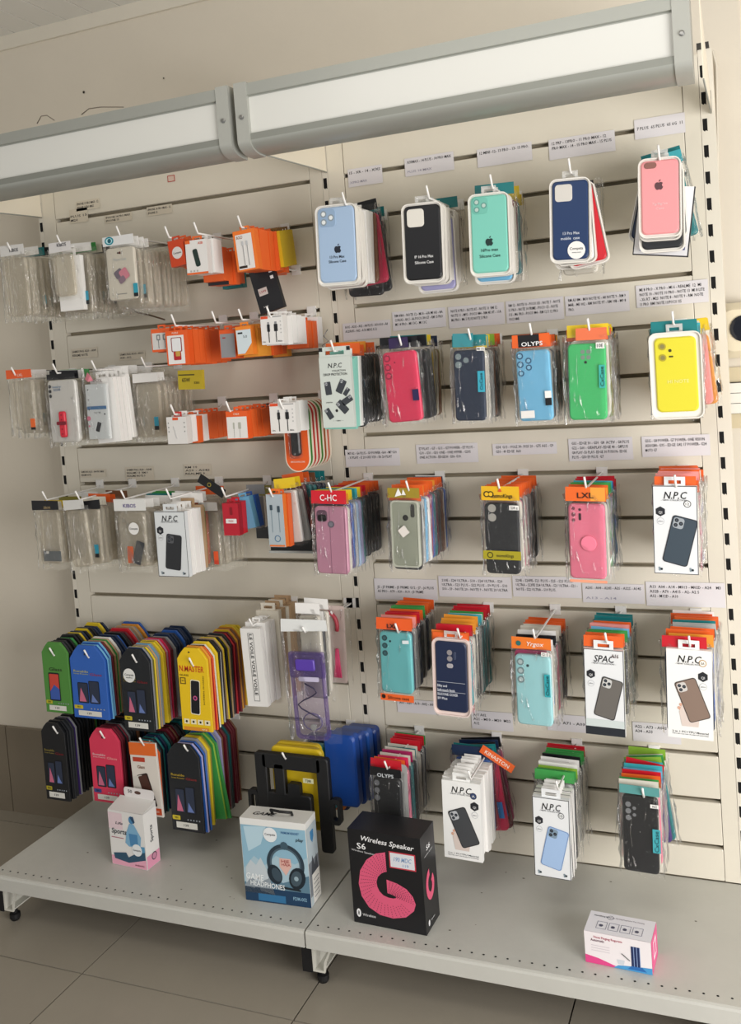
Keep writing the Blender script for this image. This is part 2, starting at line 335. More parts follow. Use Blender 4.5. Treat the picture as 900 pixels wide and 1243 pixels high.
def case_mesh(x0, z0, x1, z1, c, t=.009, y=0, cams=(), hole='#22262c', rr=.13):
    b = MB(); wd = x1 - x0; cm = CASEM(c) if isinstance(c, str) else c
    b.slab(rrect(x0, z0, x1, z1, wd * rr, 4), y, y + t, cm, bev=.0022)
    for q in cams:
        k = q[0]; cx = x0 + q[1] * wd; cz = z1 - q[2] * wd; hc = q[4] if len(q) > 4 and q[4] else hole
        if k == 'd': b.slab(circ(cx, cz, q[3] * wd, 14), y - .0005, y + .001, M_(hc, .25))
        if k == 'o':
            b.slab(circ(cx, cz, q[3] * wd, 14), y - .0012, y + .001, M_(hc, .3)); b.flat(circ(cx, cz, q[3] * wd * .62, 12), y - .0014, cm if len(q) < 6 else M_(q[5], .3))
        if k == 'r':
            r = q[3]; b.slab(rrect(cx - r[0] * wd, cz - r[1] * wd, cx + r[0] * wd, cz + r[1] * wd, r[2] * wd, 4), y - .0010, y + .001, M_(hc, .35), bev=.0004)
    return b
IP3 = [('r', .26, .27, (.2, .2, .08), None), ('o', .17, .18, .075, '#6f7f86', '#15181d'), ('o', .17, .37, .075, '#6f7f86', '#15181d'), ('o', .36, .27, .075, '#6f7f86', '#15181d')]
def ip3(base, rim='#8b98a2', lens='#e8ecec'):
    return [('r', .28, .26, (.22, .215, .09), base), ('o', .18, .16, .085, rim, lens), ('o', .18, .36, .085, rim, lens), ('o', .38, .26, .085, rim, lens), ('d', .38, .12, .028, '#dfe6e6'), ('d', .38, .40, .03, '#3a4148')]
def apple(b, cx, cz, h, y, m):
    pts = [(0, .30), (.12, .36), (.27, .38), (.42, .30), (.50, .22), (.40, .10), (.38, -.05), (.43, -.18), (.53, -.26), (.46, -.42), (.34, -.58), (.22, -.64), (.08, -.59), (-.02, -.57), (-.13, -.61), (-.26, -.64), (-.38, -.54), (-.50, -.34), (-.55, -.10), (-.52, .12), (-.42, .28), (-.26, .37), (-.12, .35)]
    k = h * .8; b.flat([(cx + x * k, cz + z * k) for x, z in pts][::-1], y, m)
    b.flat([(cx + x * k, cz + z * k) for x, z in ((0, .42), (.02, .56), (.10, .66), (.22, .71), (.21, .58), (.13, .47))][::-1], y, m)
def lab_text(b, lines, x0, z0, x1, z1, y, m, al='c', pad=.06, lh=None, slant=0):
    n = len(lines); H = (z1 - z0) / n; wd = x1 - x0
    for i, t in enumerate(lines):
        if not t: continue
        h = H * .55; _, _, a, c_ = text_polys(t); natural = (c_ - a) * h / .69; mx = wd * (1 - 2 * pad)
        ww = mx if natural > mx else None
        x = {'c': (x0 + x1) / 2, 'l': x0 + wd * pad, 'r': x1 - wd * pad}[al]
        b.text(t, x, z1 - H * (i + .5), h, y, m, w=ww, al=al, slant=slant)
def phone_print(b, cx, cz, w, h, rot, y, body, rim='#20242a', cam=True, isl=None, tone2=None):
    def P(p): return rotp(p, rot, cx, cz)
    b.flat(P(rrect(cx - w / 2, cz - h / 2, cx + w / 2, cz + h / 2, w * .13)), y, M_(rim)); e = w * .035
    b.flat(P(rrect(cx - w / 2 + e, cz - h / 2 + e, cx + w / 2 - e, cz + h / 2 - e, w * .11)), y - .0002, M_(body))
    if tone2: b.flat(P(rrect(cx - w / 2 + e, cz - h / 2 + e, cx + w / 2 - e, cz - h * .02, w * .11)), y - .0003, M_(tone2))
    if cam:
        s = w * .42; ax, az = cx - w / 2 + w * .07, cz + h / 2 - w * .07
        b.flat(P(rrect(ax, az - s * 1.05, ax + s, az, s * .25)), y - .0004, M_(isl or '#b9bcc0'))
        for dx, dz in ((.28, .28), (.28, .76), (.73, .52)):
            b.flat(P(circ(ax + s * dx, az - s * dz, s * .19, 12)), y - .0006, M_('#17191d')); b.flat(P(circ(ax + s * dx, az - s * dz, s * .09, 8)), y - .0008, M_('#4c5560'))
def hexagon(b, cx, cz, r, y, m): b.flat([(cx + r * math.sin(math.radians(60 * i)), cz + r * math.cos(math.radians(60 * i))) for i in range(6)][::-1], y, m)
def euro_tab(b, cx, z0, w, h, y0, y1, m):
    """cardboard hang tab with a real slot: two posts and a bridge"""
    s = w * .3; b.box(cx - w / 2, cx - s, y0, y1, z0, z0 + h, m); b.box(cx + s, cx + w / 2, y0, y1, z0, z0 + h, m)
    b.box(cx - s, cx + s, y0, y1, z0 + h * .62, z0 + h, m); b.box(cx - s, cx + s, y0, y1, z0, z0 + h * .25, m)
# each maker returns [(part name, MB or mesh, label or None), ...]
def mk_tray(r, c, t=.011, cams=(), extra=None, tray='#ece8e0', hole='#22262c', full=None):
    x0, z0, x1, z1 = r; b = MB(); m = .0045 if full is None else full
    X0, Z0, X1, Z1 = x0 - m, z0 - m * 1.4, x1 + m, z1 + m
    tm_ = M_(tray, .3)
    b.slab(rrect(X0, Z0, X1, Z1, .013, 4), .004, t, tm_, bev=.001)
    b.frame(rrect(X0, Z0, X1, Z1, .013, 4), rrect(X0 + .002, Z0 + .002, X1 - .002, Z1 - .002, .011, 4), -.0005, .004, tm_)
    cx = (x0 + x1) / 2; tb = MB(); euro_tab(tb, cx, Z1 - .002, .028, .016, .006, .0066, TRAYCLEAR)
    out = [('tray', b, None), ('phone_case', case_mesh(x0, z0, x1, z1, c, t=.0038, y=-.0001, cams=cams, hole=hole), None), ('hang_tab', tb, None)]
    if extra: out += extra
    return out
def mk_bag(r, c, header='orange', hh=.022, cams=(), hole='#22262c', t=.009, extra=None, seed=0, hy=0, bagx=.005, down=.006, fm=None, second=None, hw=None):
    x0, z0, x1, z1 = r; X0, X1 = x0 - bagx, x1 + bagx; top = z1 + .006
    out = []
    if c: out.append(('phone_case', case_mesh(x0, z0, x1, z1, c, t=t, y=.001, cams=cams, hole=hole), None))
    out.append(('film_bag', film_mesh(X0, z0 - down, X1, top + hh * .4, dep=t + .001, seed=seed, m=fm), None))
    if header:
        b = MB(); rnd = random.Random(seed + 5); hx0, hx1 = (X0 + .001, X1 - .001) if hw is None else hw
        b.slab([(hx0, top), (hx1, top + rnd.uniform(-.0005, .001)), (hx1 - .0005, top + hh), (hx0 + .0005, top + hh + rnd.uniform(-.001, .001))], -.003, -.0018, M_(header, .35))
        if second: b.rect(hx0 + (hx1 - hx0) * second[0], top + .0005, hx0 + (hx1 - hx0) * second[1], top + hh - .0005, -.0032, M_(second[2], .35))
        out.append(('header_card', b, None))
    if extra: out += extra
    return out
def mk_box(r, c='white', t=.012, side=None, tabw=.036, tabh=.017, extra=None, edge=None, tabc=None):
    x0, z0, x1, z1 = r; b = MB(); b.box(x0, x1, 0, t, z0, z1, M_(c, .4), M_(side or c, .5))
    if edge:
        e = .0012; m = M_(edge)
        for q in ((x0, z0, x1, z0 + e), (x0, z1 - e, x1, z1), (x0, z0, x0 + e, z1), (x1 - e, z0, x1, z1)): b.rect(*q, -.0002, m)
    out = [('carton', b, None)]
    if tabw: tb = MB(); euro_tab(tb, (x0 + x1) / 2, z1 - .001, tabw, tabh, t * .4, t * .4 + .0007, M_(tabc or c, .5)); out.append(('hang_tab', tb, None))
    if extra: out += extra
    return out
def mk_env(r, c, t=.0055, chamf=.3, edge=None, extra=None):
    x0, z0, x1, z1 = r; wd = x1 - x0; k = wd * chamf; b = MB()
    p = [(x0, z0), (x1, z0), (x1, z1 - k * 1.1), (x1 - k * .42, z1 - k * .5), (x1 - k * .9, z1), (x0 + k * .9, z1), (x0 + k * .42, z1 - k * .5), (x0, z1 - k * 1.1)]
    b.slab(p, 0, t, M_(c, .45), M_(edge or c, .5), bev=.0006); out = [('envelope', b, None)]
    return out + (extra or [])
def mk_clear(r, seed=0, header=None, sticker=None, hh=.02, boxed=None, hx=None):
    x0, z0, x1, z1 = r; out = []
    cm = MB(); cm.frame(rrect(x0 + .003, z0 + .004, x1 - .003, z1, .01, 4), rrect(x0 + .0055, z0 + .0065, x1 - .0055, z1 - .0025, .008, 4), .0, .009, CLEARCASE)
    cm.slab(rrect(x0 + .005, z0 + .006, x1 - .005, z1 - .002, .008, 3), .006, .0085, CLEARCASE); out.append(('clear_case', cm, None))
    out.append(('film_bag', film_mesh(x0 - .004, z0 - .008, x1 + .004, z1 + .012, dep=.009, seed=seed, m=FILMC, amp=.003), None))
    if header:
        b = MB(); a, c_ = hx or (x0 - .001, x1 + .001); b.slab([(a, z1 + .004), (c_, z1 + .005), (c_ - .001, z1 + .004 + hh), (a, z1 + .005 + hh)], -.004, -.003, M_(header, .4)); out.append(('header_card', b, None))
    if sticker:
        b = MB(); sx0, sz0, c1, c2 = sticker; b.rect(x1 - .018, z0 + sz0, x1 - .006, z0 + sz0 + .021, -.0046, M_(c1)); b.rect(x1 - .018, z0 + sz0 - .009, x1 - .006, z0 + sz0, -.0046, M_(c2)); out.append(('sticker', b, None))
    return out
def deco(*fn, name='print', y=-.0006):
    b = MB()
    for f in fn: f(b)
    return (name, b, None)
NC = {}
def place(base, parts, label, cat, loc, rot=0, group=None, rx=0):
    t = thing(base, label, cat, loc, (math.radians(rx), math.radians(rot), 0), group)
    for n, m, l in parts:
        o = obj(n, m, t)
        if l: o['label'] = l
    return t
def words_ok(s):
    w_ = s.split(); return ' '.join(w_[:16])
NOUN = dict(tray=('phone_case_pack', 'silicone case in white tray', 'phone case'), bag=('bagged_phone_case', 'bagged phone case', 'phone case'), box=('phone_case_box', 'slim case box', 'case box'),
    env=('screen_protector', 'screen protector envelope', 'screen protector'), clear=('bagged_clear_case', 'clear case in film bag', 'phone case'), acc=('accessory_box', 'small accessory box', 'accessory box'), pill=('blister_card', 'pill-shaped blister card', 'blister card'))
ALLR = {}
def rear(spec, r, hx, hz, yf, dy, front, group, seed, zt=None, minY=-.014, y0=None, drift=.002):
    """the items queued behind the front one on a hook, from a compact spec"""
    rnd = random.Random(seed); i = 1; y = (yf if y0 is None else y0) + dy
    cnt = {}
    for tok in spec.split():
        n = 1
        mm = re.search(r'\*(\d+)', tok)
        if mm: n = int(mm.group(1)); tok = tok.replace(mm.group(0), '')
        opts = tok.split('@'); kc = opts[0].split('.'); kind, c = kc[0], kc[1]; hd = kc[2] if len(kc) > 2 else None
        o = {q[0]: float(q[1:]) for q in opts[1:]}
        for _ in range(n):
            if y > minY: return
            key = (seed, tok)
            if key not in _MC:
                x0, z0, x1, z1 = r; s = 1 + o.get('s', 0) / 100
                cxm = (x0 + x1) / 2; hw_ = (x1 - x0) / 2 * s; q = (cxm - hw_, z1 - (z1 - z0) * s, cxm + hw_, z1)
                cams = [('d', .2, .2, .07), ('d', .2, .42, .07), ('d', .2, .64, .07)]
                if kind == 'tray': pa = mk_tray(q, c, cams=cams[:2])
                elif kind == 'bag':
                    pa = mk_bag(q, None if c == 'none' else c, hd or None, seed=rnd.randint(0, 99), cams=cams, hole='#30343a', t=min(.008, dy - .002))
                    if 'k' in o: b = MB(); b.rect(q[2] - .015, q[1] + .03, q[2] - .003, q[1] + .065, -.0045, M_({1: '#3fb3c4', 2: '#e87a2a', 3: '#f0efe8', 4: '#1d1d22', 5: '#3a78b8'}[int(o['k'])])); pa.append(('sticker', b, None))
                elif kind == 'box': pa = mk_box(q, c, t=dy - .0012, side=hd or c, edge='#2a2a2c' if hd == 'edge' else None) if hd != 'edge' else mk_box(q, c, t=dy - .0012, edge='#2a2a2c')
                elif kind == 'env': pa = mk_env(q, c, t=min(.005, dy - .001), edge=hd)
                elif kind == 'clear': pa = mk_clear(q, seed=rnd.randint(0, 99), header=c if c != 'clear' else None, sticker=(0, .03, '#2f8fa8', '#16181c') if 'k' in o else None)
                elif kind == 'acc': pa = mk_box(q, c, t=dy - .0015, side=hd or c, tabw=.02, tabh=.01)
                elif kind == 'pill': pa = mk_pill(q, c, t=.004)
                _MC[key] = [(nm, (m.mesh(nm) if isinstance(m, MB) else m), l) for nm, m, l in pa]
            base, noun, cat = NOUN[kind]
            col = {'none': 'empty', 'clear': 'plain'}.get(c, CN.get(c, c)); hdn = f' {CN.get(hd, hd)} header' if (hd and kind == 'bag') else ''
            nounx = 'bagged phone case' if kind == 'bag' else noun
            tmpl = f"{col} {nounx}{' with' + hdn if hdn else ''}, {ORD[min(i, 17)]} in line behind {front}"
            if len(tmpl.split()) > 16: tmpl = f"{col} {nounx}, {ORD[min(i, 17)]} in line behind {front}"
            jx = rnd.uniform(-drift, drift) + o.get('x', 0) / 1000; jz = rnd.uniform(-.0025, .0025) - o.get('d', 0) / 1000
            place(base, _MC[key], words_ok(tmpl), cat, (hx + jx, y, hz + jz), rnd.uniform(-1.2, 1.2) + o.get('t', 0) + (1.5 if hx > .86 else .3), group)
            y += dy; i += 1
_MC = {}
hook_mesh = {}
def hook(hx, gz, yf, front, tip=.02, steep=.4, dz=0):
    L_ = -yf; b = MB()
    b.tube([(0, .006, -.002), (0, -.014, -.002 + dz), (0, -(L_ + .002), -.002 + dz), (0, -(L_ + .007), tip * .4 + dz), (0, -(L_ + .009 + tip * steep * .6), tip + dz)], .0021, HOOKM, 7)
    t = thing('peg_hook', words_ok(f'white metal peg hook carrying {front}'), 'peg hook', (hx, 0, gz))
    obj('rod', b, t); b = MB(); b.box(-.011, .011, -.003, .0, -.012, .01, HOOKM); b.box(-.011, .011, -.001, .008, .003, .0055, HOOKM); obj('clip_plate', b, t)
class Stack:
    def __init__(s, u, gi, front, group, yf=-.2, dy=.013, hooked=True, hz=None, tip=.02, hdz=None):
        s.rot0 = 1.8 if u > 380 and gi != 4 or u > 560 else .4
        s.hx = at(u, 0, yf).x; a = at(u, 400, yf); s.yf, s.dy, s.front, s.group = yf, dy, front, group; s.gi = gi
        s.hz = (G[gi] - .003) if hz is None else hz
        # the tip's column leans with the picture: find x at the hook's own height
        lo = Vector((0, yf, s.hz))
        for _ in range(3):
            v = _py(s.hx, yf, s.hz); s.hx = at(u, v, yf).x
        if hdz is None: hdz = {3: -.014, 5: -.014, 7: -.007}.get(gi, 0) if u < 380 else 0
        if hooked: hook(s.hx, G[gi], yf, front, tip, dz=hdz)
    def L(s, u0, v0, u1, v1, y=None):
        y = s.yf if y is None else y; vm = (v0 + v1) / 2; a = at(u0, vm, y); c = at(u1, vm, y); um = (u0 + u1) / 2
        return (a.x - s.hx, at(um, v1, y).z - s.hz, c.x - s.hx, at(um, v0, y).z - s.hz)
    def put(s, base, parts, label, cat, rot=0, y=None, dx=0, dz=0, rx=0):
        return place(base, parts, label, cat, (s.hx + dx + math.sin(math.radians(s.rot0)) * .06, s.yf if y is None else y, s.hz + dz), rot + s.rot0, s.group, rx)
    def rear(s, spec, r, seed=None, dy=None, y0=None, **k):
        rear(spec, r, s.hx, s.hz, s.yf, dy or s.dy, s.front, s.group, seed or int(s.hx * 1000 + s.gi), y0=y0, **k)
def _py(x, y, z):
    e = RM.transposed() @ (Vector((x, y, z)) - CAMLOC); return 621.5 + SY - FPX * e.y / -e.z
def N(r): # normalised drawing inside a rectangle: n(u, v) with v down
    x0, z0, x1, z1 = r; return lambda u, v: (x0 + (x1 - x0) * u, z1 - (z1 - z0) * v)
# =================================================================== RIGHT BAY, row 1: silicone cases in trays
GR1 = 'silicone cases on the top row of the right bay'
s = Stack(420, 1, 'the pale blue case', GR1, dy=.0125); r = s.L(387, 251, 432, 343)
e = deco(lambda b: (apple(b, (r[0] + r[2]) / 2 + .002, r[3] - .083, .017, -.0008, M_('#1b2230')), b.text('13 Pro Max', (r[0] + r[2]) / 2, r[3] - .099, .0052, -.0008, M_('#2a3140'), w=.032), b.text('Silicone Case', (r[0] + r[2]) / 2, r[3] - .108, .0052, -.0008, M_('#1b2230'), w=.038)))
s.put('phone_case_pack', mk_tray(r, '#a6bfdc', cams=ip3('#94aecb'), extra=[e]), 'pale blue silicone phone case with dark fruit logo in a white tray', 'phone case')
s.rear('tray.white*2 tray.red@d2 box.white*5 bag.brown bag.crimson.black@t-6 bag.black.navy@d22 bag.black.teal@d18@t-8 bag.charcoal.teal@k1@d10', (r[0], r[1], r[2], r[3] - .002), minY=-.01)
s = Stack(521, 1, 'the black cutout case', GR1, dy=.0125, hdz=-.011); r = s.L(492, 249, 536, 340)
cx = (r[0] + r[2]) / 2
e = deco(lambda b: (b.text('IP 16 Pro Max', cx + .002, r[3] - .098, .0052, -.0008, M_('#e8e8e8'), w=.038), b.text('Silicone Case', cx + .002, r[3] - .109, .0052, -.0008, M_('#e8e8e8'), w=.038)))
s.put('phone_case_pack', mk_tray(r, '#16171b', cams=[('r', .33, .32, (.235, .235, .09), '#e4e0d6')], extra=[e]), 'black silicone phone case with square white camera cutout in a tray', 'phone case')
s.rear('tray.white*4 box.white@d2 tray.lilac@d14 tray.white@d10 tray.brown tray.tan bag.clear.teal bag.brown bag.clear', r, minY=-.01)
s = Stack(598, 1, 'the mint three-lens case', GR1, dy=.013, hdz=-.008); r = s.L(573, 237, 617, 331)
cx = (r[0] + r[2]) / 2
e = deco(lambda b: (apple(b, cx, r[3] - .085, .017, -.0008, M_('#15302e')), b.text('16Pro max', cx, r[3] - .101, .0055, -.0008, M_('#163330'), w=.033), b.text('Silicone Case', cx, r[3] - .112, .0055, -.0008, M_('#163330'), w=.04)))
s.put('phone_case_pack', mk_tray(r, '#7ccbb9', cams=ip3('#72bfae', '#5f9d92', '#b9cfc6'), extra=[e]), 'mint green silicone phone case with dark fruit logo in a white tray', 'phone case')
s.rear('tray.white tray.tan tray.skyblue@d12 bag.maroon.teal@k5 bag.clear*2 bag.maroon bag.teal.yellow@k1 bag.clear@k1@d6@t4 bag.clear.yellow@k1@d14', r, minY=-.01)
s = Stack(693, 1, 'the navy case with a round sticker', GR1, dy=.0135); r = s.L(672, 219, 716, 315)
cx = (r[0] + r[2]) / 2
e = deco(lambda b: (b.text('13 Pro Max', cx + .002, r[3] - .094, .005, -.0008, M_('#cfd6e4'), w=.03), b.text('mobile  case', cx, r[3] - .103, .005, -.0008, M_('#cfd6e4'), w=.034), b.flat(circ(cx + .011, r[3] - .125, .016, 20), -.001, M_('white')), b.text('Competa', cx + .011, r[3] - .122, .0045, -.0013, M_('#333333'), w=.024), b.text('www.com', cx + .011, r[3] - .129, .0025, -.0013, M_('#333333'), w=.016)))
s.put('phone_case_pack', mk_tray(r, '#1d3762', cams=[('r', .33, .33, (.24, .235, .09), '#d6d2cb')], extra=[e]), 'navy silicone phone case with round white sticker in a white tray', 'phone case', rot=1)
s.rear('tray.white@t-2 tray.red@d8@t-10 tray.tan@d8 bag.clear.black@d22@t-3 box.white@t-8 bag.clear@d18 tray.cream@x-2 bag.clear*3', r, minY=-.01)
s = Stack(801, 1, 'the pink pill-cutout case', GR1, dy=.0125); r = s.L(779, 194, 825, 284)
cx = (r[0] + r[2]) / 2
e = deco(lambda b: (apple(b, cx - .001, r[3] - .043, .0165, -.0008, M_('#5d3a40')), b.text('7g/8g/se', cx, r[3] - .075, .004, -.0008, M_('#f3c9cb'), w=.026), b.text('Case', cx, r[3] - .083, .004, -.0008, M_('#f3c9cb'), w=.014)))
s.put('phone_case_pack', mk_tray(r, '#ee9c9f', cams=[('r', .26, .13, (.17, .085, .085), '#8d5f56'), ('d', .3, .13, .06, '#c58a80')], extra=[e]), 'pink silicone phone case with pill camera cutout in a white tray', 'phone case', rot=.5)
s.rear('tray.white@d3 tray.charcoal@d12@s10 tray.paleblue@d2@t-3', r)
npc = MB(); q = (r[0] - .004, r[1] - .034, r[2] + .03, r[1] + .09); npc.box(q[0], q[2], 0, .007, q[1], q[3], M_('#e9e8ea'), M_('#26262c'))
e = deco(lambda b: (b.rect(q[0], q[1], q[2], q[1] + .002, -.0003, M_('#222228')), b.rect(q[2] - .002, q[1], q[2], q[3], -.0003, M_('#222228')), b.rect(q[0], q[1], q[0] + .002, q[3], -.0003, M_('#222228')), b.rect(q[2] - .03, q[1] + .012, q[2] - .007, q[1] + .026, -.0004, M_('#2b3c77')), b.rect(q[0] + .012, q[1] + .007, q[0] + .052, q[1] + .02, -.0004, M_('#b9bfe0')), b.text('NPC case', q[0] + .032, q[1] + .013, .008, -.0006, M_('#24305f'), w=.038)))
s.put('phone_case_box', [('carton', npc, None), e], 'white case box with black edge tilted behind the pink pill-cutout case', 'case box', rot=7, y=-.15)
s.rear('tray.navy@t14@d6 tray.white bag.teal.cyan@k1@t-10 bag.clear.teal@t-9@k1@d-6 bag.clear@t-6 bag.teal.cyan@t-12@k1 bag.clear@t-3', r, seed=77, y0=-.142, minY=-.01)
# =================================================================== RIGHT BAY, row 2
GR2 = 'phone cases on the second row of the right bay'
s = Stack(406, 4, 'the multi-phone card box', GR2, dy=.013); r = s.L(390, 433, 428, 519)
n = N(r)
def f(b):
    y = -.0005
    b.text('N.P.C', *n(.5, .12), .009, y, M_('#1b1d20'), w=.03, slant=.15); b.text('COLLECTION', *n(.62, .195), .0034, y, M_('#222222'), w=.03); b.text('DROP PROTECTION', *n(.5, .245), .0048, y, M_('#1b1d20'), w=.052)
    for u, v, rt, wd in ((.24, .44, 6, .014), (.66, .42, -28, .015), (.82, .50, -38, .009), (.22, .80, 30, .012), (.66, .71, 42, .015), (.82, .62, -60, .013)):
        phone_print(b, *n(u, v), wd, wd * 1.9, rt, y, '#3c4046')
    b.flat(circ(*n(.47, .76), .003), y, M_('#222222'))
    b.text('- - case - -', *n(.5, .9), .003, y, M_('#333333'), w=.022); b.text('DESIGN', *n(.25, .64), .0022, y, M_('#333333'), w=.014)
p = mk_box(r, '#cfd6cf', t=.011, tabw=None, extra=[deco(f)]); tb = MB(); euro_tab(tb, (r[0] + r[2]) / 2, r[3] - .001, r[2] - r[0], .022, .003, .0038, M_('#cfd6cf')); tb.rect(r[0], r[3] + .012, r[0] + .008, r[3] + .02, .0026, M_('#17181b')); tb.rect(r[2] - .008, r[3] + .012, r[2], r[3] + .02, .0026, M_('#17181b')); p.append(('hang_tab', tb, None))
s.put('phone_case_box', p, 'pale grey card box printed with six dark phones and round hanging slot', 'case box')
s.rear('box.mint@x3@d3*2 box.white@x3 bag.skyblue.orange@d3@k5 bag.black.orange@k2@d4 bag.charcoal.amber@k2 bag.black.orange bag.black*2 bag.brown.orange@k2 bag.black bag.charcoal bag.black', r, minY=-.01, seed=91)
s = Stack(488, 4, 'the crimson three-ring case', GR2, dy=.0125); r = s.L(466, 426, 507, 512)
rg = [('o', .14, q, .1, '#a01f42', '#e0325c') for q in (.17, .42, .66)] + [('d', .35, .3, .02, '#7a1a34')]
e = [deco(lambda b: b.rect(r[2] - .014, r[1] + .04, r[2] - .001, r[1] + .062, -.004, M_('#2b2450')), name='sticker')]
s.put('bagged_phone_case', mk_bag(r, '#e5345c', '#33264d', hh=.02, cams=rg, extra=e, seed=3, hw=(r[0] + .018, r[2] - .012)), 'crimson phone case with three camera rings, in a film bag', 'phone case', rot=-2.5)
s.rear('bag.clear.black@k3 bag.silver bag.black.black@x8@t-3 bag.clear.teal@k2@x5 bag.charcoal@x6@d-4@t-4 bag.silver@k1@x6 bag.black bag.olive.yellow bag.yellow bag.clear.navy bag.brown bag.olive', r, minY=-.01, seed=12, drift=.004)
s = Stack(572, 4, 'the dark navy bagged case', GR2, dy=.013); r = s.L(552, 425, 589, 511)
e = [deco(lambda b: (b.rect(r[2] - .012, r[1] + .055, r[2] + .002, r[1] + .095, -.004, M_('#3ba5bd')), b.text('OcCase', r[2] - .005, r[1] + .075, .006, -.0045, M_('#123a44'), w=.032, rot=90)), name='sticker'),
     deco(lambda b: (b.rect(r[2] - .012, r[3] - .002, r[2] + .004, r[3] + .005, -.004, M_('white')), b.text('M8 11S', r[2] - .004, r[3] + .0015, .004, -.0045, INK, w=.013)), name='price_sticker')]
s.put('bagged_phone_case', mk_bag(r, '#1b2a42', '#3f8d96', hh=.026, cams=[('d', .17, .2, .1, '#8b9a9c'), ('d', .17, .46, .11, '#8b9a9c'), ('d', .42, .32, .09, '#8b9a9c')], extra=e, seed=8, hw=(r[0] + .001, r[2] - .018)), 'dark navy phone case with blue film bag header, three round holes', 'phone case')
s.rear('bag.clear.teal@k5 bag.silver.yellow@k1 bag.clear.cyan@k5 bag.charcoal.yellow bag.silver bag.brown.lime bag.olive bag.charcoal.orange bag.clear.orange bag.clear.orange', r, minY=-.01)
s = Stack(646, 4, 'the sky blue five-ring case', GR2, dy=.013); r = s.L(627, 425, 668, 511)
rg = [('o', .13, .15, .1, '#2f5f84', '#8cc4e0'), ('o', .13, .4, .1, '#2f5f84', '#8cc4e0'), ('o', .14, .66, .09, '#2f5f84', '#8cc4e0'), ('o', .38, .3, .09, '#2f5f84', '#8cc4e0'), ('o', .38, .5, .09, '#2f5f84', '#8cc4e0')]
e = [deco(lambda b: b.rect(r[0] + .004, r[1] + .006, r[0] + .03, r[1] + .02, -.004, M_('#e9e6e2')), name='price_sticker'), deco(lambda b: (b.rect(r[2] - .012, r[1] + .028, r[2], r[1] + .042, -.004, M_('#15171a')), b.rect(r[2] - .012, r[1] + .042, r[2], r[1] + .055, -.004, M_('white'))), name='sticker'),
     deco(lambda b: b.text('OLYPS', (r[0] + r[2]) / 2 + .002, r[3] + .012, .0075, -.0045, M_('#f2f2f2'), w=.04), name='lettering')]
s.put('bagged_phone_case', mk_bag(r, '#79bfe2', 'orange', hh=.024, cams=rg, extra=e, seed=5, second=(.16, .72, '#17171a')), 'sky blue phone case with five camera rings, black and orange header', 'phone case', rot=-2)
s.rear('bag.silver.orange@k4 bag.clear*2 bag.navy.orange bag.clear.black bag.silver bag.teal.amber bag.clear bag.charcoal bag.clear', r, minY=-.01)
s = Stack(716, 4, 'the green four-hole case', GR2, dy=.0135); r = s.L(691, 417, 737, 510)
e = [deco(lambda b: (b.rect(r[2] - .012, r[1] + .058, r[2] - .001, r[1] + .1, -.004, M_('#3fb3a8')), b.text('CxCase', r[2] - .0065, r[1] + .079, .0065, -.0045, M_('#143f30'), w=.036, rot=90)), name='sticker'),
     deco(lambda b: (b.rect(r[2] - .016, r[3] - .01, r[2] - .001, r[3] + .001, -.004, M_('white')), b.text('10E', r[2] - .0085, r[3] - .0045, .006, -.0045, INK, w=.011)), name='price_sticker')]
s.put('bagged_phone_case', mk_bag(r, '#45c472', '#e8774f', hh=.022, cams=[('d', .4, .22, .06, '#8a9a90'), ('d', .55, .22, .06, '#8a9a90'), ('d', .4, .37, .06, '#8a9a90'), ('d', .55, .37, .06, '#8a9a90'), ('d', .47, .5, .04, '#2a3a30')], extra=e, seed=6, hw=(r[0] + .016, r[2] + .004)), 'bright green phone case with square of four holes, orange header', 'phone case')
s.rear('bag.clear.yellow@d-8@x4 bag.silver.orange bag.silver.teal bag.maroon.black@k4 bag.olive.orange bag.silver.yellow bag.clear.yellow@d-6 bag.clear bag.olive bag.charcoal.black', r, minY=-.01)
s = Stack(818, 4, 'the yellow case', GR2, dy=.014); r = s.L(795, 409, 846, 500)
e = [deco(lambda b: b.text('HI NOTE', (r[0] + r[2]) / 2 + .003, (r[1] + r[3]) / 2 - .012, .006, -.0008, M_('#f2ec8f'), w=.036))]
s.put('phone_case_pack', mk_tray(r, '#e2d735', cams=[('o', .2, .22, .09, '#b3a437', '#8d8450'), ('o', .2, .5, .09, '#b3a437', '#8d8450'), ('d', .38, .33, .04, '#4a4420'), ('r', .4, .48, (.05, .02, .01), '#4a4420')], extra=e, full=.009), 'bright yellow phone case with two big lens holes on a white card', 'phone case', rot=-1.5)
s.rear('bag.clear.teal bag.blue.teal@d12@x-4 bag.clear.teal bag.purple.cyan@d6@x6 bag.clear.clear@x4 bag.white.yellow@x6 bag.clear.yellow@x8@d-4 bag.salmon.yellow@x12@t-5 bag.amber.yellow@x14@t-6 bag.yellow.yellow@x12@t-5@d-4', r, minY=-.01)
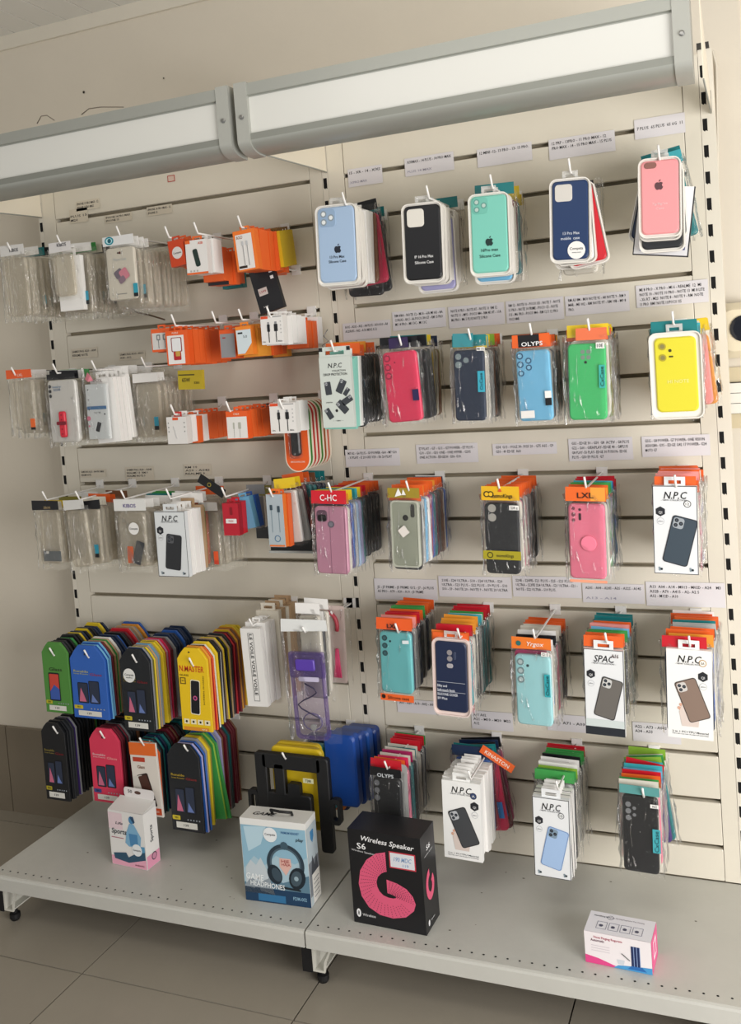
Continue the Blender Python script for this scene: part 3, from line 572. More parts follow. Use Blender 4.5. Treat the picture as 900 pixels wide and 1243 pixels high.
# =================================================================== RIGHT BAY, row 3
GR3 = 'bagged cases on the middle row of the right bay'
s = Stack(403, 7, 'the rose flip case', GR3, dy=.0125); r = s.L(384, 615, 422, 697)
e = [deco(lambda b: (b.text('C-HC', (r[0] + r[2]) / 2, r[3] + .019, .0125, -.0045, M_('#f6eceb'), w=.038)), name='lettering'),
     deco(lambda b: (b.rect((r[0] + r[2]) / 2 - .002, r[1], (r[0] + r[2]) / 2 - .001, r[3], .0003, M_('#9c6680')), b.rect(r[2] - .0045, r[1], r[2] - .002, r[3], .0002, M_('#a87088'))), name='seam')]
s.put('bagged_phone_case', mk_bag(r, '#cf93ab', '#d3202f', hh=.028, cams=[('r', .24, .28, (.17, .17, .1), '#6d4a5e'), ('r', .24, .34, (.14, .1, .05), '#d9d3d6'), ('o', .52, .52, .1, '#6f6a78', '#8b8894')], extra=e, seed=2), 'rose fabric flip phone case with lens windows under a red header', 'phone case')
s.rear('bag.clear.amber@k2 bag.purple.yellow bag.blue.yellow@k2 bag.silver.teal bag.paleblue.cyan bag.lilac.yellow@k1 bag.teal.orange bag.black.red@s-8 bag.black.red@s-8 bag.black.orange@s-8*3 bag.charcoal.orange@s-8 bag.black.orange@s-8*2', r, minY=-.01)
s = Stack(497, 7, 'the frosted grey-green case', GR3, dy=.0125); r = s.L(476, 608, 510, 689)
e = [deco(lambda b: (b.flat(rotp(rrect(-.009, -.009, .009, .009, .001), 38, 0, 0), 0, M_('#e4ddd6'))), name='sticker')]; e[0][1].v = [(x + (r[0] + r[2]) / 2 - .002, -.0044, z + (r[1] + r[3]) / 2 + .006) for x, y, z in e[0][1].v]
e.append(deco(lambda b: (b.flat([(r[0] + .012, r[3] + .008), (r[0] + .02, r[3] + .026), (r[0] + .027, r[3] + .012)][::-1], -.0044, M_('white')), b.flat([(r[0] + .027, r[3] + .012), (r[0] + .03, r[3] + .024), (r[0] + .036, r[3] + .012)][::-1], -.0044, M_('white'))), name='header_print'))
cs = MB(); cs.frame(rrect(r[0], r[1], r[2], r[3], .009), rrect(r[0] + .003, r[1] + .003, r[2] - .003, r[3] - .003, .007), -.001, .006, M_('#d6d8c8')); pk = mk_bag(r, '#a5a997', '#a08a2a', hh=.02, cams=[('r', .78, .34, (.07, .22, .05), '#3a3b35'), ('d', .52, .58, .1, '#1f201c')], extra=e + [('rim', cs, None)], seed=4)
s.put('bagged_phone_case', pk, 'frosted grey-green phone case with diamond sticker and yellow header', 'phone case')
s.rear('bag.black.orange@d10 bag.silver.orange@k5 bag.white.amber@k2 bag.skyblue.orange bag.white.orange bag.magenta.orange@k2 bag.blue.orange@k2 bag.teal.amber bag.maroon.orange@k5 bag.charcoal.orange*2 bag.brown.orange bag.clear.navy bag.blue.white', r, minY=-.01)
s = Stack(607, 7, 'the black two-hole case', GR3, dy=.0125); r = s.L(590, 611, 631, 697)
def f(b):
    z = r[3] + .017; x = (r[0] + r[2]) / 2
    b.text('momoKings', x + .004, z - .002, .0075, -.0045, M_('#1c1a14'), w=.04)
    for dx in (-.026, -.018): b.flat(circ(x + dx, z + .001, .006, 12), -.0044, M_('#1c1a14')); b.flat(circ(x + dx, z + .001, .004, 10), -.0046, M_('#e8b928'))
    b.flat([(x - .004, z + .006), (x, z + .014), (x + .004, z + .006)][::-1], -.0044, M_('#d4502a'))
bandf = lambda b: (b.rect(r[0] - .004, r[1] + .029, r[2] + .004, r[1] + .046, -.0042, M_('#a79b22')), b.text('momoKings', (r[0] + r[2]) / 2 + .006, r[1] + .037, .006, -.0045, M_('#2a2710'), w=.034), b.flat(circ(r[0] + .01, r[1] + .0375, .006, 12), -.0045, M_('#2a2710')), b.flat(circ(r[0] + .01, r[1] + .0375, .0042, 12), -.0047, M_('#a79b22')))
e = [deco(f, name='header_print'), deco(bandf, name='band'), deco(lambda b: (b.rect(r[2] - .016, r[3] - .012, r[2] + .003, r[3] - .003, -.0042, M_('white')), b.text('S04 e', r[2] - .0065, r[3] - .0075, .006, -.0045, INK, w=.014)), name='price_sticker')]
s.put('bagged_phone_case', mk_bag(r, '#1d1f22', '#e6b422', hh=.027, cams=[('d', .23, .15, .12, '#b5b2aa'), ('d', .23, .42, .12, '#b5b2aa')], extra=e, seed=7), 'black phone case with olive band and yellow header, two lens holes', 'phone case')
s.rear('bag.silver.amber bag.clear.orange@k3 bag.pink.orange bag.charcoal.orange@k2 bag.clear.orange@k2 bag.brown.orange bag.silver.orange@k2 bag.charcoal.orange bag.brown.orange*2 bag.black.orange bag.clear.orange bag.silver.orange', r, minY=-.01)
s = Stack(712, 7, 'the pink pop-grip case', GR3, dy=.0135); r = s.L(692, 612, 736, 703)
g = MB(); g.lathe([(.0145, .001), (.0145, -.0022), (.0135, -.003), (.0, -.003)], 0, 0, M_('#ee7f98'), 24, 'y'); g.v = [(x + (r[0] + r[2]) / 2 + .003, y, z + (r[1] + r[3]) / 2 - .003) for x, y, z in g.v]
e = [('ring_grip', g, None), deco(lambda b: b.text('LXL', (r[0] + r[2]) / 2, r[3] + .017, .01, -.0045, M_('#1d1512'), w=.03), name='lettering'),
     deco(lambda b: b.rect(r[0], r[1] - .006, r[2] + .002, r[1] - .001, -.003, M_('#f4a080')), name='bottom_strip')]
s.put('bagged_phone_case', mk_bag(r, '#ee7f98', '#ea6a2a', hh=.026, cams=[('d', .14, .13, .05, '#8a4a58'), ('d', .14, .3, .06, '#8a4a58'), ('d', .14, .46, .05, '#8a4a58'), ('d', .32, .16, .04, '#5a2a36'), ('r', .32, .36, (.035, .1, .03), '#3a1c24')], extra=e, seed=9, second=(.62, .98, '#eda040')), 'pink phone case with round grip, orange lettered header', 'phone case')
s.rear('bag.silver.orange bag.clear.amber bag.black.orange bag.clear.orange bag.silver.green@d-4 bag.green.green@d-3 bag.blue.cyan bag.navy.blue@k4 bag.teal.red bag.navy.red@d-4 bag.clear.red', r, minY=-.01)
def npc_box(s, r, base, label, body, badge, rim='#2a2d33', rot=-13, pc=(.56, .62), pw=.56, lines=(), hand=False, edge='#33373c', title='N.P.C', tone2=None, tab=True, tabw=.036, badge_u=.17, circ_uv=(.78, .2), isl=None, t=.011, bg='#e7e9ea', trot=0):
    n = N(r); wd = r[2] - r[0]
    def f(b):
        y = -.0006
        b.text(title, *n(.5, .105), .0125, y, M_('#17181b'), w=wd * (.5 if len(title) < 6 else .5), slant=.22)
        b.text('- NEW COLLECTION -', *n(.5, .16), .0026, y, M_('#44464a'), w=wd * .62)
        hexagon(b, *n(badge_u, .29), wd * .12, y, M_('#22242a')); b.text('QI', *n(badge_u, .3), .0045, y - .0004, M_('#dcdcdc'), w=.006)
        b.flat(circ(*n(badge_u, .4), wd * .085, 14), y, M_('#b9bcc0')); b.flat(circ(*n(badge_u, .4), wd * .075, 14), y - .0002, M_(bg)); b.text('slim', *n(badge_u, .4), .003, y - .0004, M_('#6a6d72'), w=wd * .11)
        if badge: b.flat(circ(*n(*circ_uv), wd * .085, 16), y, M_(badge[0])); b.flat(circ(*n(*circ_uv), wd * .068, 16), y - .0002, M_(badge[1])); b.text(badge[2], *n(*circ_uv), .0045, y - .0004, M_(badge[3]), w=wd * .08)
        if hand:
            cx, cz = n(pc[0] - .05, pc[1] + .1)
            for k in range(4): b.flat(rotp(rrect(cx - wd * .26, cz - .012 + k * .007, cx - wd * .12, cz - .006 + k * .007, .003), -28, cx, cz), y, M_('#d8a890'))
            b.flat([n(pc[0] - .3, pc[1] + .14), n(pc[0] - .24, pc[1] + .3), n(pc[0] + .12, pc[1] + .3), n(pc[0] + .2, pc[1] + .02), n(pc[0] - .2, pc[1] + .02)], y - .00005, M_('#dccdc4'))
        phone_print(b, *n(*pc), wd * pw, wd * pw * 1.98, rot, y - .0004, body, rim, tone2=tone2, isl=isl)
        for k, (v, tx, h) in enumerate(lines): b.text(tx, *n(.5, v), h, y, M_('#55575c'), w=wd * .8)
        for u in (.14, .84):
            if not hand:
                for k in range(4): b.flat(circ(*n(u + .03 * math.cos(k * 2), .945 + .012 * math.sin(k * 2.2)), .0022, 6), y, M_('#8b9aa2'))
    return s.put(base, mk_box(r, bg, t=t, extra=[deco(f)], edge=edge, tabw=tabw if tab else None), label, 'case box', rot=trot)
s = Stack(821, 7, 'the dark slate phone box', GR3, dy=.013); r = s.L(794, 590, 848, 697)
npc_box(s, r, 'phone_case_box', 'white case box printed with a dark slate phone, third row right end', '#3d4a55', ('#2a2a2c', '#f0f0ee', '12', '#333333'), pc=(.6, .62), pw=.58, rot=-14, isl='#9fa6ac')
s.rear('bag.black.orange@d4@x2 bag.pink.orange@d10@x4 bag.clear.salmon@x4@k4 bag.white.salmon@x6@k4 bag.lilac.red@x5 bag.clear.orange@x6@k5 bag.clear.clear@x8 bag.clear.orange@x9@k5 bag.white.salmon@x4 bag.clear.orange@x2 bag.black.orange bag.clear.orange', (r[0] + .006, r[1] + .008, r[2] - .006, r[3] - .01), minY=-.01)
# =================================================================== RIGHT BAY, row 4
GR4 = 'phone cases on the fourth row of the right bay'
s = Stack(484, 10, 'the cyan three-lens case', GR4, dy=.0128); r = s.L(462, 768, 500, 842)
r = (r[0], r[1], r[2], r[3])
e = [deco(lambda b: b.text('LXL', (r[0] + r[2]) / 2 - .003, r[3] + .014, .0085, -.0045, M_('#1d1512'), w=.022), name='lettering'),
     deco(lambda b: (b.rect(r[0] - .001, r[1] - .0145, r[2] + .003, r[1] - .0005, -.004, M_('#e8652a')), b.text('Silicone case', (r[0] + r[2]) / 2 + .004, r[1] - .0075, .0062, -.0045, M_('#3a150a'), w=.046), b.flat(circ(r[0] + .006, r[1] - .0065, .0045, 10), -.0045, M_('#20120c'))), name='bottom_strip'),
     deco(lambda b: b.flat(rotp(rrect(r[2] - .018, r[3] - .02, r[2] - .004, r[3] - .013, .0005), 4, r[2], r[3]), -.0042, M_('#dfe6e8')), name='price_sticker')]
s.put('bagged_phone_case', mk_bag(r, '#72c9cc', '#ea5f28', hh=.024, cams=[('o', .17, .19, .085, '#1f4850', '#2f6a70'), ('o', .17, .42, .085, '#1f4850', '#2f6a70'), ('o', .17, .65, .085, '#1f4850', '#2f6a70'), ('d', .34, .28, .035, '#1f4850')], extra=e, seed=11, down=.016), 'cyan phone case with three dark lenses over an orange silicone strip', 'phone case')
s.rear('bag.navy.orange bag.silver.salmon bag.silver.orange@k3 bag.navy.red bag.charcoal.red@s-4 bag.charcoal.orange@s-4 bag.silver.green bag.charcoal.green@s-6 bag.navy.orange@s-6 bag.clear.orange@s-6 bag.clear.orange@s-8*2', r, minY=-.01, seed=21)
s = Stack(559, 10, 'the navy case with white lines', GR4, dy=.0118, yf=-.215); r = s.L(530, 780, 568, 865)
def f(b):
    for k, tx in enumerate(('Silky and', 'Soft-touch finish', 'SILICONE COVER', 'S9 Plus')): b.text(tx, r[0] + .003, r[1] + .052 - k * .0085, .0048, -.0009, M_('#dfe3ea'), al='l', w=(.02, .036, .042, .02)[k])
    for z in (.0595, .0400): b.rect(r[0] + .003, r[1] + z, r[2] - .004, r[1] + z + .0006, -.0009, M_('#c9ced8'))
e = [deco(f), deco(lambda b: b.slab([(r[0] - .01, r[3] - .008), (r[2] + .002, r[3] - .008), (r[2] + .001, r[3] + .016), (r[0] - .01, r[3] + .018)], .013, .014, M_('#e87a2e')), name='header_card')]
s.put('phone_case_pack', mk_tray(r, '#1c2846', cams=[('d', .47, .33, .085, '#8f8a8c'), ('d', .47, .52, .085, '#8f8a8c'), ('r', .47, .74, (.1, .07, .06), '#a9a5a8'), ('r', .63, .42, (.04, .12, .03), '#39435c')], extra=e, tray='#e6d3cc', full=.006), 'navy phone case in cream tray with four white lines of text', 'phone case', rot=.5)
s.rear('bag.magenta.orange@d12 bag.crimson.orange@d14@k2 bag.cyan.red@k5@d4 bag.white.red@d6 bag.clear.amber@k3@d3 bag.charcoal.amber@k1 bag.clear.amber@k2 bag.charcoal.cyan bag.silver.cyan bag.teal.white@d2 bag.charcoal.green bag.teal.red bag.silver.red bag.teal.red bag.clear.red', r, minY=-.01, seed=22)
s = Stack(650, 10, 'the light aqua case', GR4, dy=.013); r = s.L(628, 797, 668, 881)
r = s.L(627, 796, 670, 881)
e = [deco(lambda b: (b.rect(r[2] - .012, r[1] + .06, r[2] - .001, r[1] + .104, -.0042, M_('#2fa3ad')), b.text('OxCase', r[2] - .0065, r[1] + .082, .0065, -.0046, M_('#0f3d44'), w=.038, rot=90)), name='sticker'),
     deco(lambda b: (b.rect(r[2] - .016, r[3] + .001, r[2] - .001, r[3] + .009, -.0042, M_('white')), b.text('G1 E', r[2] - .0085, r[3] + .005, .005, -.0046, INK, w=.011)), name='price_sticker'),
     deco(lambda b: (b.text('Yrgox', (r[0] + r[2]) / 2 + .006, r[3] + .024, .008, -.0045, M_('#f6e6dc'), w=.034, slant=.3), b.flat(circ(r[0] + .01, r[3] + .024, .005, 10), -.0045, M_('#2b6a66'))), name='header_print'),
     deco(lambda b: b.slab(rrect(r[0] - .002, r[1] + .02, r[2] - .004, r[3] + .007, .009), .0105, .0115, CASEM('magenta')), name='inner_card')]
s.put('bagged_phone_case', mk_bag((r[0], r[1], r[2], r[3]), '#a9e0e4', None, cams=[('o', .16, .2, .1, '#7f9a9e', '#c3d3d4'), ('o', .16, .45, .1, '#7f9a9e', '#c3d3d4'), ('o', .16, .7, .1, '#7f9a9e', '#c3d3d4'), ('d', .36, .3, .04, '#3a5258')], extra=e + [deco(lambda b: b.slab([(r[0] - .004, r[3] + .013), (r[2] + .003, r[3] + .014), (r[2] + .003, r[3] + .035), (r[0] - .004, r[3] + .036)], -.003, -.0018, M_('#ea7a2c', .35)), name='header_card')], seed=13), 'light aqua phone case with three lens rings and an orange header', 'phone case', rot=-.5)
s.rear('bag.clear.red@k5 bag.white.white bag.clear.black@k5 bag.silver.black bag.clear.white bag.pink.clear bag.charcoal.clear bag.clear.clear bag.silver.orange bag.brown.orange bag.charcoal.orange bag.clear.orange', r, minY=-.01)
s = Stack(737, 10, 'the grey phone box with dark base', GR4, dy=.0125, yf=-.205); r = s.L(711, 789, 759, 893)
def f(b): b.text('A16', r[0] + .057, r[3] - .0105, .007, -.001, M_('#6a5a5a'), w=.013, slant=.1); b.rect(r[0] + .001, r[1] + .001, r[2] - .001, r[1] + .016, -.0008, M_('#23282f')); b.rect(r[0] + .001, r[1] + .016, r[2] - .001, r[1] + .03, -.0007, M_('#cdd6d4'))
o = npc_box(s, r, 'phone_case_box', 'white case box printed with a grey phone above a dark base', '#6b6762', None, title='SPAC', pc=(.6, .56), pw=.54, rot=-14, isl='#c9c9c6', rim='#1c1d20', t=.010)
b = MB(); f(b); obj('price_print', b, o)
s.rear('bag.black.orange@k3 bag.silver.orange@x3 bag.clear.orange bag.olive.green@k3 bag.charcoal.green@x4 bag.clear.skyblue@x3 bag.white.salmon@k3 bag.teal.salmon@x4 bag.clear.orange@x4 bag.clear.teal@x4 bag.charcoal.teal bag.teal.teal bag.clear.teal', (r[0] + .004, r[1] + .02, r[2] - .004, r[3] - .006), minY=-.01)
s = Stack(838, 10, 'the bronze phone box', GR4, dy=.0128, yf=-.205); r = s.L(811, 789, 866, 897)
npc_box(s, r, 'phone_case_box', 'white case box printed with a hand holding a bronze phone', '#8a7568', ('#b88a40', '#f6f2ea', '5A', '#5a4a30'), pc=(.56, .56), pw=.5, rot=20, badge_u=.8, circ_uv=(.8, .14), hand=True, edge=None, rim='#3a3230', lines=((.925, '2 in 1 PC+TPU Material', .0034), (.95, 'Ultra slim case with shockproof technology', .002)), isl='#cfcac6', bg='#f1f1ee')
s.rear('bag.navy.red@d2@x-6@k1 bag.navy.amber@d2@x6 bag.clear.orange@x-3@k1 bag.clear.orange@x6 bag.blue.black@x5@k1 bag.clear.silver@x6@k2 bag.clear.silver@x8 bag.clear.teal@x8@k2 bag.silver.orange@x9 bag.clear.orange@x8 bag.clear.orange@x8 bag.clear.orange bag.clear.white', (r[0] + .004, r[1] + .006, r[2] - .004, r[3] - .004), minY=-.01)
# =================================================================== RIGHT BAY, row 5
GR5 = 'phone cases on the bottom row of the right bay'
s = Stack(471, 13, 'the black case on the grey card', GR5, dy=.0125); r = s.L(455, 946, 488, 1025)
e = [deco(lambda b: b.text('OLYPS', (r[0] + r[2]) / 2, r[3] + .009, .0075, -.0045, M_('#d9dde0'), w=.036), name='lettering'),
     deco(lambda b: b.slab(rrect(r[0] - .004, r[1] - .005, r[2] + .012, r[3] + .03, .008), .0105, .012, M_('#a7a7a4')), name='inner_card')]
s.put('bagged_phone_case', mk_bag(r, '#131417', '#17181b', hh=.018, cams=[('d', .14, .18, .1, '#74767a'), ('d', .14, .44, .1, '#74767a'), ('d', .14, .7, .1, '#74767a')], extra=e, seed=14), 'black phone case on a grey card, bottom row behind the speaker box', 'phone case')
s.rear('bag.silver.red@d-8 bag.crimson.orange@d-6 bag.navy.red@k3 bag.pink.crimson bag.navy.clear@k4 bag.teal.magenta bag.black.clear bag.charcoal.teal bag.silver.clear bag.clear.red@d-4 bag.charcoal.red@d-4 bag.silver.red@d-4 bag.navy.green', r, minY=-.01)
s = Stack(572, 13, 'the black phone box held in a hand', GR5, dy=.0125, yf=-.205); r = s.L(539, 950, 585, 1044)
r = (r[0], r[1], r[2], r[3])
npc_box(s, r, 'phone_case_box', 'white case box with hand holding a black phone, bottom row', '#44474a', ('#1d2a4a', '#3a4a6e', 'A', '#dddddd'), pc=(.54, .58), pw=.5, rot=22, badge_u=.84, circ_uv=(.82, .16), hand=True, edge=None, rim='#1c1c1e', lines=((.93, '2 in 1 PC+TPU Material', .003), (.955, 'Ultra slim case with shockproof technology', .002)), bg='#f1f1ee')
s.rear('box.white*7 bag.blue.navy@d-4 bag.maroon.teal@d-4@k4 bag.crimson.teal@t-8@k5 bag.maroon.black@t-10@k5 bag.navy.navy@t-6 bag.magenta.black@t-9', r, minY=-.01)
t = at(604, 921, -.11); b = MB(); b.slab([(-.038, -.009), (.038, -.009), (.038, .009), (-.038, .009)], -.002, 0, M_('#e8652a', .35)); o = thing('header_card', 'orange header card tipped sideways, with white letters, above the bottom row', 'header card', t, (0, math.radians(31), 0), GR5); obj('card', b, o); b = MB(); b.text('KINASTON', 0, 0, .008, -.0026, M_('#f4e4d8'), w=.056); obj('lettering', b, o)
s = Stack(678, 13, 'the light blue phone box', GR5, dy=.0118, yf=-.21); r = s.L(649, 970, 693, 1066)
npc_box(s, r, 'phone_case_box', 'white case box printed with a light blue phone, bottom row', '#a3bfe3', ('#55585c', '#dfe1e0', '15', '#444444'), pc=(.58, .62), pw=.58, rot=-13, isl='#7f95a8', rim='#6f8fc0')
s.rear('box.white.edge*4 bag.silver.green@k4 bag.charcoal.green bag.clear.lime bag.silver.white bag.charcoal.white bag.clear.white bag.silver.black bag.clear.green bag.charcoal.green bag.clear.green bag.silver.red bag.clear.red', r, minY=-.01)
s = Stack(782, 13, 'the black five-lens case', GR5, dy=.0128, yf=-.205); r = s.L(757, 968, 800, 1060)
e = [deco(lambda b: (b.rect(r[2] - .01, r[1] + .045, r[2] + .004, r[1] + .09, -.0042, M_('#46aab4')), b.text('CxCase', r[2] - .003, r[1] + .067, .0075, -.0046, M_('#0f3d44'), w=.04, rot=90)), name='sticker'),
     deco(lambda b: (b.rect(r[2] - .013, r[3] - .016, r[2] + .002, r[3] - .009, -.0042, M_('white')), b.text('A62', r[2] - .0055, r[3] - .0125, .0045, -.0046, INK, w=.009)), name='price_sticker')]
s.put('bagged_phone_case', mk_bag(r, '#16181b', '#5a9a98', hh=.016, cams=[('d', .17, .26, .08, '#8b8d90'), ('d', .17, .46, .08, '#8b8d90'), ('d', .17, .66, .08, '#8b8d90'), ('d', .34, .36, .05, '#8b8d90'), ('d', .34, .56, .05, '#8b8d90')], extra=e, seed=16), 'black phone case with five grey lens holes in a film bag', 'phone case')
s.rear('bag.silver.clear@k5 bag.clear.green@k5 bag.pink.orange@k5 bag.clear.red bag.silver.skyblue@k3 bag.clear.cyan bag.charcoal.red@t8@d-2 bag.clear.cyan bag.purple.lime@t-7@d2 bag.teal.green@t-8@d2 bag.navy.clear@t-7@d4 bag.clear.lime', r, minY=-.01)
# =================================================================== LEFT BAY
def mk_pill(r, c, t=.004, item='#17181a'):
    x0, z0, x1, z1 = r; b = MB(); wd = x1 - x0
    b.slab(rrect(x0, z0, x1, z1, wd / 2, 8), 0, t, M_('#f0e4cf')); e = .0022
    b.flat(rrect(x0 + e, z0 + e, x1 - e, z1 - e, wd / 2 - e, 8), -.0003, M_(c, .35)); out = [('card', b, None)]
    g = MB(); cx = (x0 + x1) / 2; g.slab(rrect(cx - .011, z0 + .035, cx + .011, z1 - .03, .008, 4), -.010, -.0004, M_(item, .3), bev=.003); out.append(('key_cover', g, None))
    g = MB(); g.text('REMOTE CONTROL COVER', cx, z0 + .022, .003, -.0006, M_('#f7efe2'), w=.034); out.append(('lettering', g, None))
    g = MB(); g.slab(rrect(cx - .0135, z0 + .03, cx + .0135, z1 - .024, .008, 4), -.012, -.0006, FILM); out.append(('blister', g, None))
    return out
GL1 = 'clear phone cases on the top row of the left bay'
def kib(r, z=.016, txt='KIBOS'): return deco(lambda b: b.text(txt, (r[0] + r[2]) / 2 + .006, r[3] + z, .0075, -.0048, M_('#2c2c3a'), w=.026), name='lettering')
s = Stack(15, 1, 'the leftmost clear bag', GL1, dy=.015); r = s.L(6, 312, 34, 386)
s.put('bagged_clear_case', mk_clear(r, 1, '#dcdad6', hh=.024) + [kib(r)], 'empty clear phone case bag with small white header, farthest left top row', 'phone case')
s.rear('clear.clear*2 clear.white@x4 clear.teal@k1@x8 clear.black@x8 clear.clear@x10@k1 clear.clear@x12 clear.clear@x14*2 clear.clear@x16 clear.white', r, minY=-.012)
s = Stack(75, 1, 'the clear bag with blue-black sticker', GL1, dy=.0145); r = s.L(64, 308, 90, 362)
s.put('bagged_clear_case', mk_clear(r, 2, '#dfdcda', hh=.022) + [kib(r, .02)], 'short clear case bag with white header, second hook on top row', 'phone case', rot=-1)
r2 = (r[0] - .001, r[1] - .036, r[2] + .012, r[3] + .002)
s.rear('box.white@d8@s-10 clear.clear@k1@x8 clear.white@x10 clear.green@x12 clear.cream@x16 clear.clear@x14@k1*2 clear.black@x18@k1 clear.clear@x22 clear.clear@x24*2 clear.clear@x26', r2, minY=-.012)
s = Stack(147, 1, 'the milky case bag with a blue eye', GL1, dy=.0145); r = s.L(131, 300, 165, 364)
def f(b):
    cx, cz = r[0] + .014, r[3] + .016
    b.flat(circ(cx, cz, .012, 18, .009), -.0046, M_('#1d8fa0')); b.flat(circ(cx, cz, .0085, 16, .006), -.0049, M_('#bfe6ea')); b.flat(circ(cx + .001, cz, .005, 12), -.0052, M_('#17606e'))
def f2(b):
    cx, cz = (r[0] + r[2]) / 2, (r[1] + r[3]) / 2
    b.flat(circ(cx - .004, r[3] - .012, .002, 8), -.003, M_('#2a2220')); b.flat(circ(cx + .001, r[3] - .012, .0028, 8), -.003, M_('#5a2a24'))
    b.text('Phone Case', cx, r[3] - .026, .006, -.003, M_('#b9bdb9'), w=.034)
    b.flat(rotp(rrect(cx - .016, cz - .006, cx + .006, cz + .012, .004), 30, cx, cz), -.003, M_('#6f6670')); b.flat(rotp(rrect(cx - .004, cz - .018, cx + .018, cz + .006, .004), 30, cx, cz), -.0032, M_('#c97f8c')); b.flat(rotp(rrect(cx - .014, cz - .02, cx + .004, cz - .006, .004), 30, cx, cz), -.0034, M_('#85707c'))
    b.rect(cx - .014, r[1] + .012, cx + .012, r[1] + .0135, -.003, M_('#8b8a86')); b.rect(r[2] - .006, r[1] + .012, r[2] + .006, r[1] + .033, -.0048, M_('#2f9ab0')); b.rect(r[2] - .006, r[1] + .004, r[2] + .006, r[1] + .012, -.0048, M_('#141a20'))
cs = MB(); cs.slab(rrect(*r, .008), -.0015, .006, M_('#e3dccd', .35), bev=.0015)
hd = MB(); hd.slab([(r[0] - .004, r[3] + .005), (r[2] + .004, r[3] + .005), (r[2] + .003, r[3] + .026), (r[0] - .004, r[3] + .025)], -.0042, -.003, M_('#e4e4e2'))
s.put('bagged_clear_case', [('phone_case', cs, None), ('film_bag', film_mesh(r[0] - .003, r[1] - .006, r[2] + .006, r[3] + .01, seed=3, m=FILMC), None), ('header_card', hd, None), deco(f, name='header_print'), deco(f2)], 'milky case bag showing a pink device print, blue eye on the header', 'phone case')
s.rear('clear.white@k1@x6 clear.white@x8@k1 clear.white@x12 clear.clear@x12*2 clear.clear@x16 clear.clear@x20*2 clear.clear@x24*2 clear.clear@x26', (r[0], r[1] - .02, r[2], r[3] - .004), minY=-.012)
GL1b = 'accessory boxes on the top row of the left bay'
s = Stack(205, 1, 'the small orange box with round sticker', GL1b, dy=.02, hdz=-.016); r = s.L(203, 292, 221, 324)
e = deco(lambda b: (b.flat(circ((r[0] + r[2]) / 2 + .002, (r[1] + r[3]) / 2, .013, 16), -.0006, M_('#d9d4cf')), b.text('Competa', (r[0] + r[2]) / 2 + .002, (r[1] + r[3]) / 2, .004, -.0009, INK, w=.02)))
s.put('accessory_box', mk_box(r, '#c8431c', t=.015, extra=[e], tabw=.02, tabh=.01), 'small dark orange box with a round grey sticker, top row', 'accessory box', rot=-6)
s.rear('acc.orange@t-8@x4*2 acc.orange@t-3*2 acc.orange', r, minY=-.03)
s = Stack(240, 1, 'the car charger box', GL1b, dy=.02, hdz=-.016); r = s.L(226, 291, 252, 333)
n = N(r)
def f(b):
    b.rect(r[0], r[3] - .007, r[0] + .012, r[3], -.0006, M_('#ea6a2a')); b.text('ASB', *n(.72, .1), .005, -.0008, M_('#d8502a'), w=.012); b.rect(r[0], r[1], r[2], r[1] + .004, -.0006, M_('#ea6a2a'))
    b.flat(rotp(rrect(-.006, -.019, .006, .019, .004), 12, 0, 0), -.0008, M_('#20352f'));
    for k in range(len(b.v) - 20, len(b.v)): x, y, z = b.v[k]; c = n(.5, .52); b.v[k] = (x + c[0], y, z + c[1])
    for k in range(3): b.flat(circ(*n(.2 + .15 * k, .9), .0022, 8), -.0008, M_('#b9b9b6'))
s.put('accessory_box', mk_box(r, '#e9e6e2', t=.016, side='#dedbd6', extra=[deco(f)], tabw=.024, tabh=.01, tabc='#ea6a2a'), 'white car charger box with a dark plug pictured, orange hang tab', 'accessory box')
s.rear('acc.white@x3*2 acc.orange@x4@d12 acc.charcoal.orange@d22@x4 acc.orange@d18@x8*2 acc.teal@d26', r, minY=-.03)
s = Stack(293, 1, 'the orange cable box', GL1b, dy=.021, hdz=-.016); r = s.L(283, 279, 309, 329)
n = N(r)
def f(b):
    b.rect(*[q for q in (n(.1, .96) + n(.86, .1))], -.0006, M_('#e6e2de')); b.text('BOLD', *n(.3, .17), .006, -.0009, M_('#8f4a1c'), w=.014)
    for u in (.42, .62): b.tube([(n(u, .28)[0], -.001, n(u, .28)[1]), (n(u, .88)[0], -.001, n(u, .88)[1])], .0009, M_('#a9a9a9'), 4); b.flat(rrect(n(u, .32)[0] - .0022, n(u, .32)[1] - .005, n(u, .32)[0] + .0022, n(u, .32)[1] + .004, .001), -.0021, M_('#c4c6c8'))
    b.rect(*(n(.12, .93) + n(.5, .87)), -.0009, M_('#2a1a12'))
s.put('accessory_box', mk_box(r, '#ef7a2a', t=.018, side='#e8702a', extra=[deco(f)], tabw=.022, tabh=.01), 'orange boxed cable with white front window, right end of top row', 'accessory box', rot=-4)
s.rear('acc.orange@x3*3 acc.orange@t-3@x6*2 acc.orange', r, minY=-.03)
p = at(322, 346, -.12); b = MB(); b.box(-.03, .03, 0, .012, -.058, .052, M_('#1d1e22', .4)); t = thing('accessory_box', 'long black box tilted under the orange cable box on top row', 'accessory box', p, (0, math.radians(-13), 0), GL1b); obj('carton', b, t)
b = MB(); b.rect(-.02, -.02, .002, -.004, -.0006, M_('#cfc3bd')); b.text('1399', -.009, -.012, .005, -.0009, M_('#a04040'), w=.016)
for k in range(3): b.rect(.017, .008 + k * .014, .025, .015 + k * .014, -.0006, M_('#e6e6e6'))
b.text('SAFE', -.012, -.045, .003, -.0006, M_('#cfcfcf'), w=.012); obj('print', b, t)
